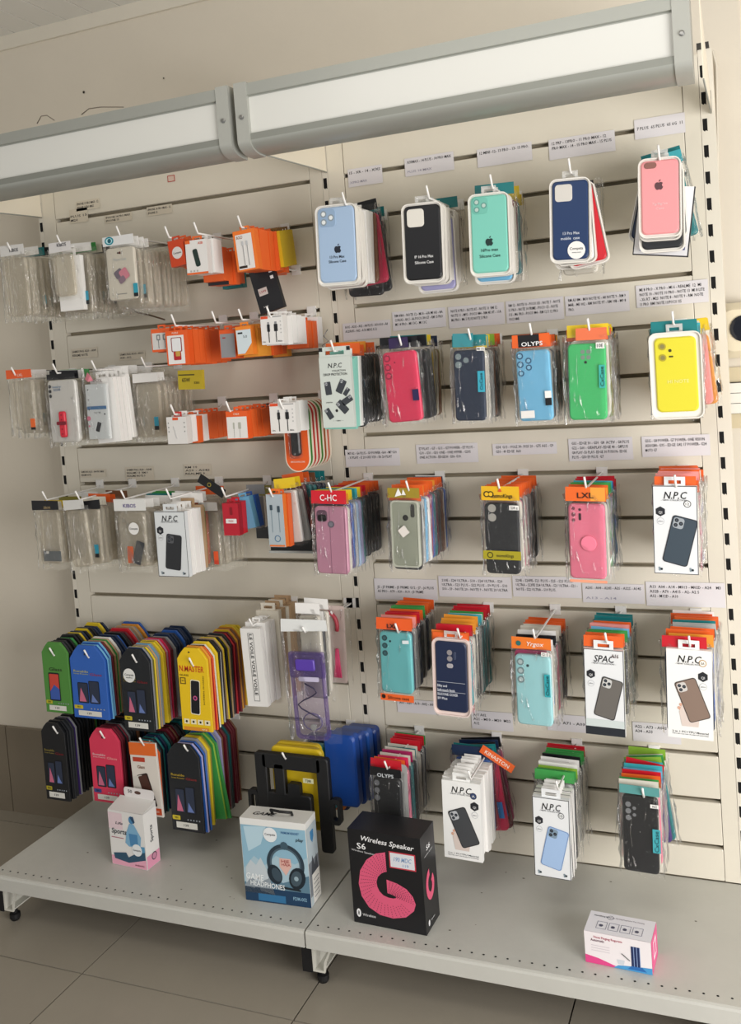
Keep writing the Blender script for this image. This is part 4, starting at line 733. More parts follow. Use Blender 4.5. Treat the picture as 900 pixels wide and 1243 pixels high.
for k in range(5):
    p = at(333 + k * 3.2, 302 - k * .6, -.11 + k * .018); c = M_('#d9b821', .4); b = MB(); b.box(-.018, .018, 0, .013, -.042, .036, c)
    t = thing('accessory_box', f'flat yellow box, {ORD[k]} of the five yellow ones beside orange cable box', 'accessory box', p, (0, math.radians(-4), 0), GL1b); obj('carton', b, t); b = MB(); euro_tab(b, 0, .035, .02, .01, .006, .0067, M_('#7a5a2a')); obj('hang_tab', b, t)
p = at(345, 292, -.05); hook(p.x, G[2], -.07, 'the flat yellow boxes and a clear pouch')
# --- chargers, grooves 3 and 5
GL3 = 'charger boxes on the second row of the left bay'
s = Stack(192, 3, 'the left orange cable box', GL3, dy=.022, hooked=False); r = s.L(184, 399, 206, 427, -.19); n = N(r)
def f(b):
    b.rect(*(n(.05, .9) + n(.98, .18)), -.0006, M_('#d5d3cf'))
    for u in (.4, .75): b.frame(rrect(*(n(u - .1, .5) + n(u + .1, .25)), .001, 1), rrect(*(n(u - .05, .45) + n(u + .05, .3)), .0005, 1), -.0012, -.0008, M_('#7e8284')); b.tube([(n(u, .5)[0], -.001, n(u, .5)[1]), (n(u, .85)[0], -.001, n(u, .85)[1])], .0007, M_('#7e8284'), 4)
s.put('accessory_box', mk_box(r, '#e8612a', t=.018, extra=[deco(f)], tabw=.02, tabh=.01), 'orange box with two grey plugs pictured, far left of charger row', 'accessory box', y=-.19)
s.rear('acc.orange*3 acc.charcoal.orange@d10', r, minY=-.08, y0=-.19)
s = Stack(213, 3, 'the orange wall charger box', GL3, dy=.0225, tip=.022); r = s.L(202, 401, 229, 443); n = N(r)
def f(b):
    b.rect(*(n(.07, .97) + n(.82, .14)), -.0006, M_('#ece9e6')); b.text('PUZZLE', *n(.45, .07), .0035, -.0008, M_('#f6e6d8'), w=.016)
    b.flat(rrect(*(n(.24, .62) + n(.72, .2)), .003), -.0009, M_('#8f1f28')); b.flat(rrect(*(n(.28, .6) + n(.68, .22)), .0025), -.0012, M_('#e9e9ea')); b.flat(rrect(*(n(.32, .86) + n(.66, .62)), .002), -.001, M_('#b7252b')); b.flat(rrect(*(n(.42, .75) + n(.62, .6)), .001), -.0013, M_('#c9a24a'))
s.put('accessory_box', mk_box(r, '#ea5f24', t=.019, side='#e55a20', extra=[deco(f)], tabw=.022, tabh=.01), 'orange wall charger box with a white plug pictured, charger row front', 'accessory box')
s.rear('acc.orange*8', r, minY=-.028)
p = at(232, 461, -.1); b = MB(); b.box(-.035, .03, 0, .01, -.022, .022, M_('#c9b52a')); t = thing('accessory_box', 'flat yellow box showing below the orange wall charger boxes', 'accessory box', p, (0, math.radians(2), 0), GL3); obj('carton', b, t)
b = MB(); b.text('65W', -.013, .0, .009, -.0006, M_('#2a2718'), w=.022); b.text('5201', .015, -.007, .005, -.0006, M_('#2a2718'), w=.014); b.rect(-.033, .01, .01, .013, -.0006, M_('#5a5220')); obj('print', b, t)
s = Stack(262, 3, 'the narrow grey-front orange box', GL3, dy=.021, yf=-.17, tip=.022); r = s.L(267, 400, 286, 435, -.17); n = N(r)
e = deco(lambda b: (b.rect(*(n(.05, .97) + n(.97, .14)), -.0006, M_('#8f9194')), b.rect(*(n(.2, .3) + n(.4, .26)), -.0008, M_('#a0282c'))))
s.put('accessory_box', mk_box(r, '#e35a22', t=.018, extra=[e], tabw=.02, tabh=.01), 'orange box with a plain grey front, middle of charger row', 'accessory box')
s.rear('acc.orange*6', r, minY=-.028)
s = Stack(294, 3, 'the amber box with pale blue front', GL3, dy=.0215, yf=-.185, tip=.02); r = s.L(286, 396, 305, 431, -.185); n = N(r)
e = deco(lambda b: (b.flat([n(.04, .95), n(.5, .95), n(.98, .6), n(.98, .12), n(.04, .12)], -.0006, M_('#d3dfe4')), b.rect(*(n(.15, .26) + n(.45, .2)), -.0008, M_('#2a2a2e')), b.text('5.0', *n(.6, .36), .005, -.0008, M_('#33424a'), w=.009)))
s.put('accessory_box', mk_box(r, '#f08a2a', t=.018, side='#f08428', extra=[e], tabw=.02, tabh=.01), 'amber orange box with pale blue slanted front, middle of charger row', 'accessory box', rot=-2)
s.rear('acc.amber@d3@x4*3 acc.orange@d4@x5*3 acc.amber@d6@x6', r, minY=-.028)
def cable_print(r):
    n = N(r)
    def f(b):
        b.rect(*(n(.02, .1) + n(.34, .01)), -.0006, M_('#e0502a')); b.rect(*(n(.55, .06) + n(.95, .03)), -.0006, M_('#9a9a98'))
        for u in (.35, .68):
            w_ = .0032 if u < .5 else .0042; c = n(u, .4); b.flat(rrect(c[0] - w_, c[1] - .009, c[0] + w_, c[1] + .006, .0012), -.0008, M_('#1d1e21')); b.flat([(c[0] - w_ * .6, c[1] + .011), (c[0] - w_ * .6, c[1] + .006), (c[0] + w_ * .6, c[1] + .006), (c[0] + w_ * .6, c[1] + .011)], -.0007, M_('#8c8d90'))
            b.rect(c[0] - .0009, n(u, .93)[1], c[0] + .0009, c[1] - .009, -.0008, M_('#1d1e21'))
        b.text('1.0m', *n(.12, .9), .003, -.0008, INK, w=.007); b.text('Mobile', *n(.84, .9), .003, -.0008, INK, w=.009)
        for k in range(4): b.flat(circ(*n(.9, .22 + .13 * k), .0016, 8), -.0008, M_('#b9b9b6'))
    return deco(f)
s = Stack(328, 3, 'the white cable box', GL3, dy=.0225, tip=.018); r = s.L(317, 383, 344, 418)
s.put('accessory_box', mk_box(r, '#e9e6e2', t=.019, side='#e2dfda', extra=[cable_print(r)], tabw=.024, tabh=.009), 'white cable box showing two black plugs, right end of charger row', 'accessory box')
s.rear('acc.white*4 acc.orange@d10@x2 acc.orange@d12@x3 acc.white@x6', r, minY=-.028)
b = MB(); p0 = at(372, 386, -.03); p1 = at(383, 432, -.03)
GL5 = 'charger boxes on the third row of the left bay'
s = Stack(212, 5, 'the white box on red rings', GL5, dy=.021, tip=.02); r = s.L(203, 506, 227, 539); n = N(r)
def f(b):
    b.rect(*(n(.32, .12) + n(.6, .02)), -.0006, M_('#e0582a')); b.tube([(n(.35 + .02 * k, 0)[0], -.001, n(0, .35 + .07 * k + .04 * math.sin(k * 1.6))[1]) for k in range(8)], .0006, M_('#c6c6c6'), 4)
    for k in range(3):
        for u in (.1, .9): b.flat(circ(*n(u, .22 + .16 * k), .0016, 8), -.0008, M_('#8a8a88'))
s.put('accessory_box', mk_box(r, '#e4e1dd', t=.018, side='#dad7d2', extra=[deco(f)], tabw=.02, tabh=.012, tabc='#c8302a'), 'white box with faint cable drawing and red tab, third row left', 'accessory box')
s.rear('acc.white@d-1 acc.orange@x1 acc.white@x2 acc.orange@x2*4', r, minY=-.028)
s = Stack(279, 5, 'the small orange cable box', GL5, dy=.021, tip=.02); r = s.L(275, 499, 301, 533); n = N(r)
def f(b):
    b.rect(*(n(.03, .97) + n(.97, .2)), -.0006, M_('#e8e5e1')); b.text('CABLE', *n(.5, .1), .0035, -.0008, M_('#f5e3d2'), w=.014)
    for u, w_ in ((.35, .002), (.62, .0035)): b.flat(rrect(n(u, .5)[0] - w_, n(u, .5)[1] - .008, n(u, .5)[0] + w_, n(u, .5)[1] + .006, .0015), -.0009, M_('#b4b4a8')); b.rect(n(u, .5)[0] - .0004, n(u, .95)[1], n(u, .5)[0] + .0004, n(u, .5)[1] - .008, -.0009, M_('#8a8a88'))
s.put('accessory_box', mk_box(r, '#ea5f24', t=.018, side='#e55a20', extra=[deco(f)], tabw=.02, tabh=.01), 'small orange box with two grey connectors pictured, third row middle', 'accessory box')
s.rear('acc.orange*5 acc.charcoal.orange@x3 acc.orange', r, minY=-.028)
s = Stack(343, 5, 'the lower white cable box', GL5, dy=.0225, tip=.018); r = s.L(328, 489, 359, 526)
s.front = 'the lower white cable box'
s.put('accessory_box', mk_box(r, '#e9e6e2', t=.019, side='#e2dfda', extra=[cable_print(r)], tabw=.026, tabh=.009), 'white cable box showing two black plugs above pill-shaped cards', 'accessory box')
s.rear('acc.white*2', r, minY=-.15)
q = s.L(345, 487, 375, 573, -.135); q = (q[0], q[1], q[2], q[3])
for k, (c, nm) in enumerate((('#ea5f1e', 'orange'), ('#3f8a3a', 'green'), ('#c9403a', 'red'), ('#c9403a', 'dark red'), ('#4a8a3a', 'deep green'), ('#b05a2a', 'brown-orange'), ('#e0725a', 'salmon'))):
    s.put('blister_card', mk_pill(q, c), f'{nm} pill-shaped blister card with a black key cover, {ORD[k]} of seven cards', 'blister card', y=-.135 + .0178 * k)
# --- clear row 4
GL4 = 'clear phone cases on the second bag row of the left bay'
s = Stack(20, 4, 'the clear bag with orange header', GL4, dy=.015); r = s.L(15, 461, 42, 524)
e = [deco(lambda b: b.text('LXL', (r[0] + r[2]) / 2 + .002, r[3] + .012, .006, -.0048, M_('#f7ddd0'), w=.016), name='lettering'), deco(lambda b: (b.rect(r[2] - .012, r[1] + .01, r[2] + .002, r[1] + .03, -.0048, M_('#e8692a')), b.rect(r[2] - .012, r[1] + .004, r[2] + .002, r[1] + .01, -.0048, M_('#1b1715'))), name='sticker')]
s.put('bagged_clear_case', mk_clear(r, 6, '#e8602a', hh=.02, hx=(r[0] - .007, r[2] + .002)) + e, 'clear phone case in film under an orange header, left edge', 'phone case')
s.rear('clear.clear@x4 clear.clear@x6 clear.white@x8@k1 clear.white@x8 clear.black@x10 clear.clear@x12*3 clear.clear@x14*2', (r[0], r[1] - .012, r[2], r[3] - .004), minY=-.012)
s = Stack(70, 4, 'the white case with the red strap', GL4, dy=.0145); r = s.L(60, 461, 94, 537)
def f(b):
    cx = (r[0] + r[2]) / 2; m = M_('#d32a3e')
    b.slab(rrect(cx - .009, r[1] + .012, cx + .009, r[1] + .072, .005), -.008, -.002, m, bev=.002)
def f3(b):
    cx = (r[0] + r[2]) / 2
    for k in range(5): b.flat(circ(cx, r[1] + .02 + k * .011, .0018, 8), -.0085, M_('#7d1424'))
    b.slab(rrect(cx - .013, r[1] + .041, cx + .013, r[1] + .049, .002), -.0105, -.0082, M_('#7d1a2a'))
def f2(b):
    for k in range(3): b.flat(circ(r[0] + .008, r[3] - .014 - .011 * k, .0042, 12), -.0012, M_('#2a2c30'))
    b.text('TRANSPARENT', r[0] + .028, r[3] - .016, .0035, -.0012, M_('#5d8ab4'), w=.026); b.text('SILICONE', r[0] + .028, r[3] - .022, .0045, -.0012, M_('#3a6a9a'), w=.02)
cs = MB(); cs.slab(rrect(*r, .009), 0, .009, M_('#dfdcd5', .3), bev=.002)
hd = MB(); hd.slab([(r[0] - .002, r[3] + .001), (r[2] - .002, r[3] + .001), (r[2] - .002, r[3] + .014), (r[0] - .002, r[3] + .014)], .003, .004, M_('#1b1b1d'))
s.put('bagged_clear_case', [('phone_case', cs, None), deco(f, name='strap'), deco(f3, name='strap_buckle'), deco(f2), ('header_card', hd, None), ('film_bag', film_mesh(r[0] - .004, r[1] - .01, r[2] + .005, r[3] + .004, seed=33, m=FILM, dep=.01), None)], 'white phone case with a red wrist strap laced on its front', 'phone case')
s.rear('clear.black@x4 clear.white@x8 clear.green@x10 clear.clear@x12*2 clear.clear@x14 clear.clear@x16*2 clear.clear@x18 clear.white@x20', (r[0], r[1] - .004, r[2], r[3] - .004), minY=-.012)
s = Stack(117, 4, 'the white card with a tilted phone', GL4, dy=.0142); r = s.L(106, 466, 131, 533)
n = N(r)
def f(b):
    b.text('NPCOL', *n(.6, -.06), .006, -.0005, M_('#5a2a34'), w=.03, rot=-3)
    for k in range(3): b.flat(circ(*n(.12, .1 + .18 * k), .0018, 8), -.0005, M_('#2a2a2e'))
    b.rect(*(n(.02, .46) + n(.95, .4)), -.0005, M_('#4a7aa8')); b.text('YCC CAR', *n(.5, .52), .0035, -.0005, M_('#3a3a3e'), w=.018); phone_print(b, *n(.5, .78), .0105, .022, -20, -.0005, '#2a2c30', cam=False)
    b.flat(circ(*n(.06, .62), .0055, 12), -.0005, M_('#e07a94')); b.flat(circ(*n(.06, .76), .0025, 8), -.0005, M_('#e07a94'))
    b.flat(circ(*n(.85, .55), .002, 8), -.0005, M_('#2a2a2e'))
b0 = MB(); b0.slab([(r[0], r[1]), (r[2], r[1]), (r[2], r[3]), (r[0], r[3])], 0, .008, M_('#dde1e0', .4))
kn = MB(); kn.add([(r[0] + .012, -.003, r[3] + .028), (r[0] + .022, -.006, r[3] + .02), (r[0] + .026, -.002, r[3] + .008), (r[0] + .014, -.007, r[3] + .006), (r[0] + .004, -.003, r[3] + .012)], [(4, 3, 2, 1, 0)], M_('#d9808e', .5))
s.put('phone_case_box', [('carton', b0, None), deco(f), ('paper_tag', kn, None), ('film_bag', film_mesh(r[0] - .006, r[1] - .008, r[2] + .004, r[3] + .035, seed=35, m=FILM, dep=.01), None)], 'white card pack with dotted camera column, blue bar and tilted phone', 'case box')
s.rear('box.white@x4@t-3*3 box.white@x8@t-5@d-4 clear.white@x8 clear.clear@x14 clear.white@x14 clear.clear@x18*2@k1 clear.white@x20 clear.clear@x24 clear.clear@x26 clear.clear@x28', (r[0], r[1] - .01, r[2] + .006, r[3] + .012), minY=-.012)
s = Stack(177, 4, 'the clear bag beside the white cards', GL4, dy=.016, yf=-.13); r = s.L(166, 466, 196, 533, -.13); s.front = 'the clear bag beside the white cards'
s.put('bagged_clear_case', mk_clear(r, 41, '#dedcd8', sticker=(0, .03, '#2f8fa8', '#16181c')), 'clear case bag with turquoise sticker right of the white cards', 'phone case')
s.rear('clear.white@x6 clear.clear@x10*2 clear.clear@x14 clear.clear@x20*2', r, minY=-.012)
# --- row 7 left
GL7 = 'cases on the third bag row of the left bay'
s = Stack(57, 7, 'the slim black-header clear bag', GL7, dy=.015, yf=-.195); r = s.L(47, 621, 74, 687, -.195)
e = [deco(lambda b: b.text('ZIBOFE', (r[0] + r[2]) / 2 + .004, r[3] + .01, .005, -.0048, M_('#b09a70'), w=.02), name='lettering'), deco(lambda b: (b.rect(r[0] + .022, r[1] + .03, r[0] + .03, r[1] + .036, -.003, M_('#e2e0dc')), b.rect(r[0] + .012, r[1] + .012, r[2] - .002, r[1] + .036, -.001, M_('#5d666c'))), name='sticker')]
s.put('bagged_clear_case', mk_clear(r, 51, '#1a1a1c', hh=.022, hx=(r[0] - .008, r[2] + .004)) + e, 'clear case bag under a black header, left end of third row', 'phone case')
s.rear('clear.cream@x2 clear.yellow@x6 clear.clear@x8*2 clear.olive@x10 clear.clear@x12*3 clear.white@x14', r, minY=-.012)
s = Stack(97, 7, 'the creased clear bag', GL7, dy=.0148); r = s.L(82, 620, 106, 690)
e = [deco(lambda b: (b.slab([(r[0] + .03, r[3] + .002), (r[2] + .036, r[3] + .0), (r[2] + .036, r[3] + .022), (r[0] + .03, r[3] + .02)], .0088, .0096, M_('#17171a'))), name='inner_header')]
s.put('bagged_clear_case', mk_clear(r, 52, '#d5d4d0', hh=.022) + e, 'creased empty clear bag beside a black header, second in third row', 'phone case', rot=-3)
s.rear('clear.clear@x26@k1@d-2 clear.clear@x26 clear.cream@x24 clear.orange@x28@d-3 clear.orange@x30 clear.clear@x30*2 clear.brown@x32@d-4 clear.clear@x34', (r[0], r[1], r[2] + .004, r[3] + .002), minY=-.012)
s = Stack(152, 7, 'the clear bag with a round sticker', GL7, dy=.0146); r = s.L(145, 622, 178, 690); n = N(r)
def f(b):
    b.flat(circ(*n(.62, .28), .014, 18), -.0048, M_('#eceae6')); b.text('Competa', *n(.62, .28), .0045, -.0052, INK, w=.022)
    b.flat(rotp(rrect(*(n(.56, .92) + n(.86, .5)), .003), -18, *n(.7, .7)), -.003, M_('#3a3c40')); b.flat(rrect(*(n(.3, .9) + n(.52, .6)), .002), -.003, M_('#c9603a')); b.flat(circ(*n(.25, .14), .005, 12), -.003, M_('#8a857a')); b.flat(circ(*n(.4, .22), .004, 12), -.003, M_('#8a857a'))
hd2 = deco(lambda b: (b.text('KIBOS', (r[0] + r[2]) / 2 + .002, r[3] + .016, .008, -.0048, M_('#5a4a8a'), w=.034)), name='lettering')
s.put('bagged_clear_case', mk_clear(r, 53, '#e2e2de', hh=.026, hx=(r[0] - .004, r[2] + .008)) + [deco(f, name='sticker'), hd2], 'clear case bag with round white sticker and white lettered header', 'phone case')
s.rear('clear.clear@x6 clear.white@x8 clear.white@x14 clear.clear@x16*2 clear.white@x20 clear.teal@x14@d-4 clear.green@x18@d-4 clear.clear@x24', r, minY=-.012)
s = Stack(207, 7, 'the black phone box on the left bay', GL7, dy=.0135, yf=-.205, tip=.022); r = s.L(190, 621, 227, 700)
npc_box(s, r, 'phone_case_box', 'white case box printed with a black phone, left bay third row', '#2c2e31', None, pc=(.56, .62), pw=.5, rot=-7, isl='#5a5c60', bg='#dfe3e4', t=.012)
s.rear('box.white@x3@d2*4 box.tan@x4 bag.olive.white@k4 bag.orange.white@d-3 clear.clear@x14*2 clear.clear@x16@k1 clear.orange@x18@d-6 clear.clear@x24*2', (r[0] + .002, r[1] + .004, r[2] - .003, r[3] + .002), minY=-.012)
s = Stack(244, 7, 'the silvery clear bag', GL7, dy=.015, yf=-.11, hooked=False); r = s.L(246, 622, 268, 690, -.11)
s.put('bagged_clear_case', mk_clear(r, 61, '#d8d6d2', sticker=(0, .02, '#e0562a', '#c9402a')), 'silvery creased clear bag with an orange sticker, right of white boxes', 'phone case', y=-.11)
s.rear('clear.clear@x4*2 clear.clear@x8*2 clear.white@x12', r, minY=-.012, y0=-.11)
p = at(257, 590, -.15); t = thing('header_card', 'black header card tipped diagonally above the silvery clear bags', 'header card', p, (0, math.radians(32), 0), GL7)
b = MB(); b.slab([(-.036, -.010), (.036, -.010), (.036, .011), (-.036, .011)], -.001, 0, M_('#161618')); obj('card', b, t); b = MB(); b.flat(circ(-.006, 0, .005, 14), -.0015, M_('#a8963a')); b.flat(circ(-.006, 0, .0035, 12), -.0018, M_('#161618')); obj('print', b, t)
s = Stack(274, 7, 'the small red box', GL7, dy=.02, tip=.02, yf=-.19); r = s.L(271, 611, 290, 650, -.19); n = N(r)
e = deco(lambda b: (b.flat(rrect(*(n(.18, .62) + n(.86, .48)), .001), -.0006, M_('#e9e5e3')), b.text('FLEX', *n(.52, .55), .004, -.0009, M_('#b8202e'), w=.012), b.flat(rrect(*(n(.46, .36) + n(.64, .12)), .002), -.0006, M_('#8a1420'))))
s.put('accessory_box', mk_box(r, '#b81f30', t=.016, side='#9a1a28', extra=[e], tabw=.02, tabh=.01), 'small red box with a white name plate, third row', 'accessory box')
s.rear('acc.red acc.skyblue@t-10@x4@d-3 acc.blue@t-7@x5@d-3 acc.grey@x8 bag.clear.grey@x10 acc.charcoal@x10@d30 acc.olive@x14@d-6', (r[0], r[1], r[2], r[3]), minY=-.028)
s = Stack(331, 7, 'the grey-blue cable box', GL7, dy=.019, tip=.018); r = s.L(325, 600, 345, 664); n = N(r)
def f(b):
    c = M_('#6f8794'); 
    for u in (.28, .72): b.rect(n(u, 0)[0] - .0005, n(0, .72)[1], n(u, 0)[0] + .0005, n(0, .22)[1], -.0007, c)
    b.flat(rrect(*(n(.2, .3) + n(.36, .2)), .001), -.0008, M_('#3a4a54')); b.flat(rrect(*(n(.64, .34) + n(.8, .22)), .001), -.0008, M_('#3a4a54'))
    cx, cz = n(.55, .84); b.frame(circ(cx, cz, .007, 16), circ(cx, cz, .0058, 16), -.0008, -.0004, M_('#3f6f94')); b.rect(*(n(.04, .99) + n(.96, .96)), -.0008, M_('#e8762a'))
s.put('accessory_box', mk_box(r, '#aeb9bf', t=.015, side='#e8762a', extra=[deco(f)], tabw=.024, tabh=.012, tabc='#e8762a'), 'tall grey-blue cable box with orange side and hang tab', 'accessory box')
s.rear('acc.orange@d2 bag.white.yellow@x8@t-5 bag.silver.yellow@x10@t-6 bag.maroon.orange@x10@t-8@d-6 bag.teal.orange@x14@d-6@t-6 bag.teal.brown@x16 bag.navy.teal@x22 bag.navy.teal@x24', (r[0], r[1], r[2] + .004, r[3]), minY=-.028)
p = at(355, 662, -.09); b = MB(); b.box(-.055, .055, 0, .02, -.012, .012, M_('#1d1f20')); t = thing('accessory_box', 'black flat pack with pale edge under the teal bags beside the rose flip case', 'accessory box', p, group=GL7); obj('carton', b, t); b = MB(); b.box(-.058, .058, -.003, .022, -.017, -.012, M_('#b9bdb9')); obj('tray_edge', b, t)
# --- screen protectors
GP1 = 'screen protectors on the upper envelope row'; GP2 = 'screen protectors on the lower envelope row'
def prot(r, c, name1, kind='pair', badge='#c9b52a', tc='#c9a23a', gcol='#8a2a2a', sticker=False, edge=None, lab='139'):
    n = N(r); wd = r[2] - r[0]
    def f(b):
        y = -.0006
        if kind == 'pair':
            b.text(name1, *n(.3, .355), .0055, y, M_(tc), w=wd * .42); b.text('Screen Protector', *n(.3, .39), .003, y, M_(tc), w=wd * .42); b.text('Glass', *n(.72, .39), .0055, y, M_(gcol), w=wd * .34)
            for u, dd in ((.32, .03), (.64, 0)):
                b.flat(rrect(*(n(u - .15, .79) + n(u + .15, .48 + dd)), .003), y, M_('#0e1018')); b.flat(rrect(*(n(u - .13, .78) + n(u + .13, .49 + dd)), .002), y - .0002, M_('#2b3448'))
            b.flat([n(.2, .77), n(.4, .77), n(.34, .68), n(.26, .58)][::1], y - .0004, M_('#c96a86')); b.flat([n(.54, .77), n(.74, .77), n(.66, .72), n(.58, .66)], y - .0004, M_('#6a7fb8'))
        elif kind == 'single':
            b.text(name1, *n(.5, .38), .0075, y, M_(tc), w=wd * .5); b.flat(rrect(*(n(.2, .83) + n(.62, .43)), .003), y, M_('#14161c')); b.flat(rrect(*(n(.23, .81) + n(.59, .45)), .002), y - .0002, M_('#c9483a')); b.flat([n(.23, .81), n(.59, .81), n(.59, .66), n(.4, .6), n(.23, .7)], y - .0004, M_('#3a5aa8'))
        if badge: b.flat(rrect(*(n(.03, .875) + n(.28, .825)), .002), y, M_(badge)); b.text('9H', *n(.155, .85), .0045, y - .0003, M_('#1d1c16'), w=.008)
        for k in range(5): b.rect(*(n(.5 + .09 * k, .87) + n(.54 + .09 * k, .855)), y, M_('#9aa0a8'))
        if lab: b.rect(*(n(.14, .965) + n(.8, .895)), y - .0002, M_('#dcdad2')); b.text(lab, *n(.45, .93), .005, y - .0005, M_('#4a4a4a'), w=.013)
        if sticker: b.flat(circ(*n(.3, .32), .0165, 20), y - .0004, M_('#e6e6e2')); b.text('Competa', *n(.3, .31), .0048, y - .0007, INK, w=.025); b.text('telefon', *n(.3, .345), .003, y - .0007, INK, w=.018)
        b.flat(circ(*n(.45, .12), .0024, 10), y, M_('#20201e'))
    return mk_env(r, c, extra=[deco(f)], edge=edge)
s = Stack(66, 11, 'the green envelope', GP1, dy=.0105, yf=-.19); r = s.L(53, 780, 84, 865, -.19)
s.put('screen_protector', prot(r, '#4f8a3c', 'Glass', 'single', tc='#26331c', badge='#b8b02a'), 'green screen protector envelope with a red and blue phone, far left', 'screen protector')
s.rear('env.charcoal*2 env.black env.green env.black*2 env.olive.yellow env.navy env.black env.yellow.black@d-2 env.black env.navy*2 env.yellow@d-3 env.navy', r, minY=-.012)
s = Stack(108, 11, 'the blue envelope', GP1, dy=.0098, yf=-.19); r = s.L(87, 784, 129, 872, -.19)
s.put('screen_protector', prot(r, '#2f62b8', 'Ronaldo', tc='#b8b46a', gcol='#9a3040'), 'blue screen protector envelope with a pair of phones, upper row', 'screen protector')
s.rear('env.blue.skyblue*2 env.maroon env.olive.tan env.green.tan env.white env.navy env.navy env.blue env.black*2 env.maroon env.red@d-3 env.grey env.tan@d-3 env.grey env.amber env.blue@d-3*2 env.navy@d-3', r, minY=-.012, seed=311)
s = Stack(166, 11, 'the black envelope with round sticker', GP1, dy=.0102, yf=-.2); r = s.L(148, 789, 184, 887)
s.put('screen_protector', prot(r, '#1d2024', 'Ronaldo', sticker=True, tc='#8a7a3a', gcol='#7a2228'), 'black screen protector envelope with round white sticker, upper row', 'screen protector')
s.rear('env.navy.grey env.olive.yellow env.grey.tan env.skyblue.grey env.yellow env.black.yellow env.red.rose env.crimson.maroon env.maroon env.grey env.navy*2 env.charcoal.navy env.blue@d-3 env.navy@d-3*3', r, minY=-.012)
s = Stack(235, 11, 'the yellow envelope', GP1, dy=.0102, yf=-.2); r = s.L(218, 787, 254, 887)
def f(b):
    n = N(r); wd = r[2] - r[0]; y = -.0006
    b.text('N.MASTER', *n(.46, .25), .013, y, M_('#c8341c'), w=wd * .82, slant=.08); b.text('GLASS', *n(.2, .33), .004, y, M_('#2a2212'), w=wd * .3)
    b.frame(rrect(*(n(.05, .44) + n(.24, .36)), .001), rrect(*(n(.08, .43) + n(.21, .37)), .001), y, y + .0004, M_('#6a5418')); b.text('9H', *n(.145, .4), .004, y, M_('#6a5418'), w=.006)
    p = rotp(rrect(*(n(.36, .8) + n(.68, .38)), .004), -4, *n(.5, .6)); b.flat(p, y, M_('#f3ecd0')); p = rotp(rrect(*(n(.38, .79) + n(.66, .39)), .004), -4, *n(.5, .6)); b.flat(p, y - .0003, M_('#15161b'))
    b.flat(circ(*n(.52, .6), .0055, 14), y - .0006, M_('#c95a8a')); b.flat(circ(*n(.52, .6), .003, 12), y - .0008, M_('#3a1c4a')); b.text('SCREEN GUARD', *n(.82, .5), .003, y, M_('#5a4412'), w=wd * .85, rot=88)
    for k in range(4): b.rect(*(n(.08 + .23 * k, .92) + n(.26 + .23 * k, .86)), y, M_('#efe6c0')); b.flat(circ(*n(.17 + .23 * k, .89), .003, 6), y - .0003, M_('#1f1c14'))
    b.rect(*(n(.06, .995) + n(.9, .955)), y, M_('#e0902a')); b.text('RM 6', *n(.75, .975), .003, y - .0003, M_('#f3ecd0'), w=.012)
    b.flat(circ(*n(.44, .16), .0028, 12), y, M_('#3a300c')); b.flat(circ(*n(.42, .05), .0028, 10, .0018), y, M_('#3a300c'))
s.put('screen_protector', mk_env(r, '#ecc51c', extra=[deco(f)]), 'bright yellow screen protector envelope with red title lettering', 'screen protector')
s.rear('env.amber env.red.orange env.charcoal.cream env.yellow env.black env.white.black env.tan.yellow env.black env.yellow.tan env.charcoal env.maroon.red env.maroon env.yellow.amber env.brown env.amber.yellow@d-2 env.yellow@d-2*2', r, minY=-.012)
s = Stack(70, 13, 'the black pair envelope', GP2, dy=.0105, yf=-.19); r = s.L(53, 878, 81, 971, -.19)
s.put('screen_protector', prot(r, '#17181b', 'Ronaldo', tc='#8a7a3a', gcol='#7a2228', badge='#a89a2a'), 'black screen protector envelope, leftmost on the lower row', 'screen protector')
s.rear('env.black env.charcoal*2 env.purple.grey env.black*3 env.charcoal env.black.charcoal*2 env.olive.green@d-3 env.black env.charcoal*2', r, minY=-.012)
s = Stack(127, 13, 'the pink-red envelope', GP2, dy=.0102, yf=-.19); r = s.L(111, 885, 147, 974, -.19)
s.put('screen_protector', prot(r, '#d83a58', 'Ronaldo', tc='#e8c0c4', gcol='#f0a0a0', badge='#3a4a8a'), 'pink-red screen protector envelope on the lower row', 'screen protector')
s.rear('env.maroon*2 env.charcoal.maroon env.grey.charcoal env.charcoal*2 env.brown env.black env.navy env.amber.brown@d-3 env.teal env.charcoal*3', r, minY=-.012)
s = Stack(175, 13, 'the orange-topped white envelope', GP2, dy=.0105, yf=-.205); r = s.L(160, 902, 192, 990)
def f(b):
    n = N(r); y = -.0006
    b.rect(r[0], n(0, .17)[1], r[2], r[3], y, M_('#e06a28')); b.rect(*(n(.1, .26) + n(.55, .2)), y, M_('#b8402a')); b.text('Glass', *n(.38, .33), .007, y, M_('#7a4a2a'), w=.02)
    p = rotp(rrect(*(n(.3, .88) + n(.72, .42)), .004), 14, *n(.5, .65)); b.flat(p, y, M_('#2a1c18')); b.flat(rotp(rrect(*(n(.34, .86) + n(.68, .44)), .003), 14, *n(.5, .65)), y - .0003, M_('#4a2c24')); b.flat(rotp(rrect(*(n(.12, .84) + n(.5, .44)), .003), 14, *n(.4, .65)), y - .00015, M_('#cfcbc2'))
    b.rect(*(n(.68, .97) + n(.97, .88)), y, M_('#c9502a')); b.text('20D', *n(.83, .925), .004, y - .0003, M_('#f0e0d0'), w=.008)
s.put('screen_protector', mk_env(r, '#ddd6cc', chamf=.02, extra=[deco(f)]), 'white screen protector envelope with an orange top band, lower row', 'screen protector', rot=-2)
s.rear('env.orange env.teal.charcoal env.charcoal.teal env.navy env.teal env.charcoal env.maroon@d-4 env.maroon.brown@d-4 env.maroon.charcoal@d-4 env.charcoal*2 env.teal*2', r, minY=-.012)
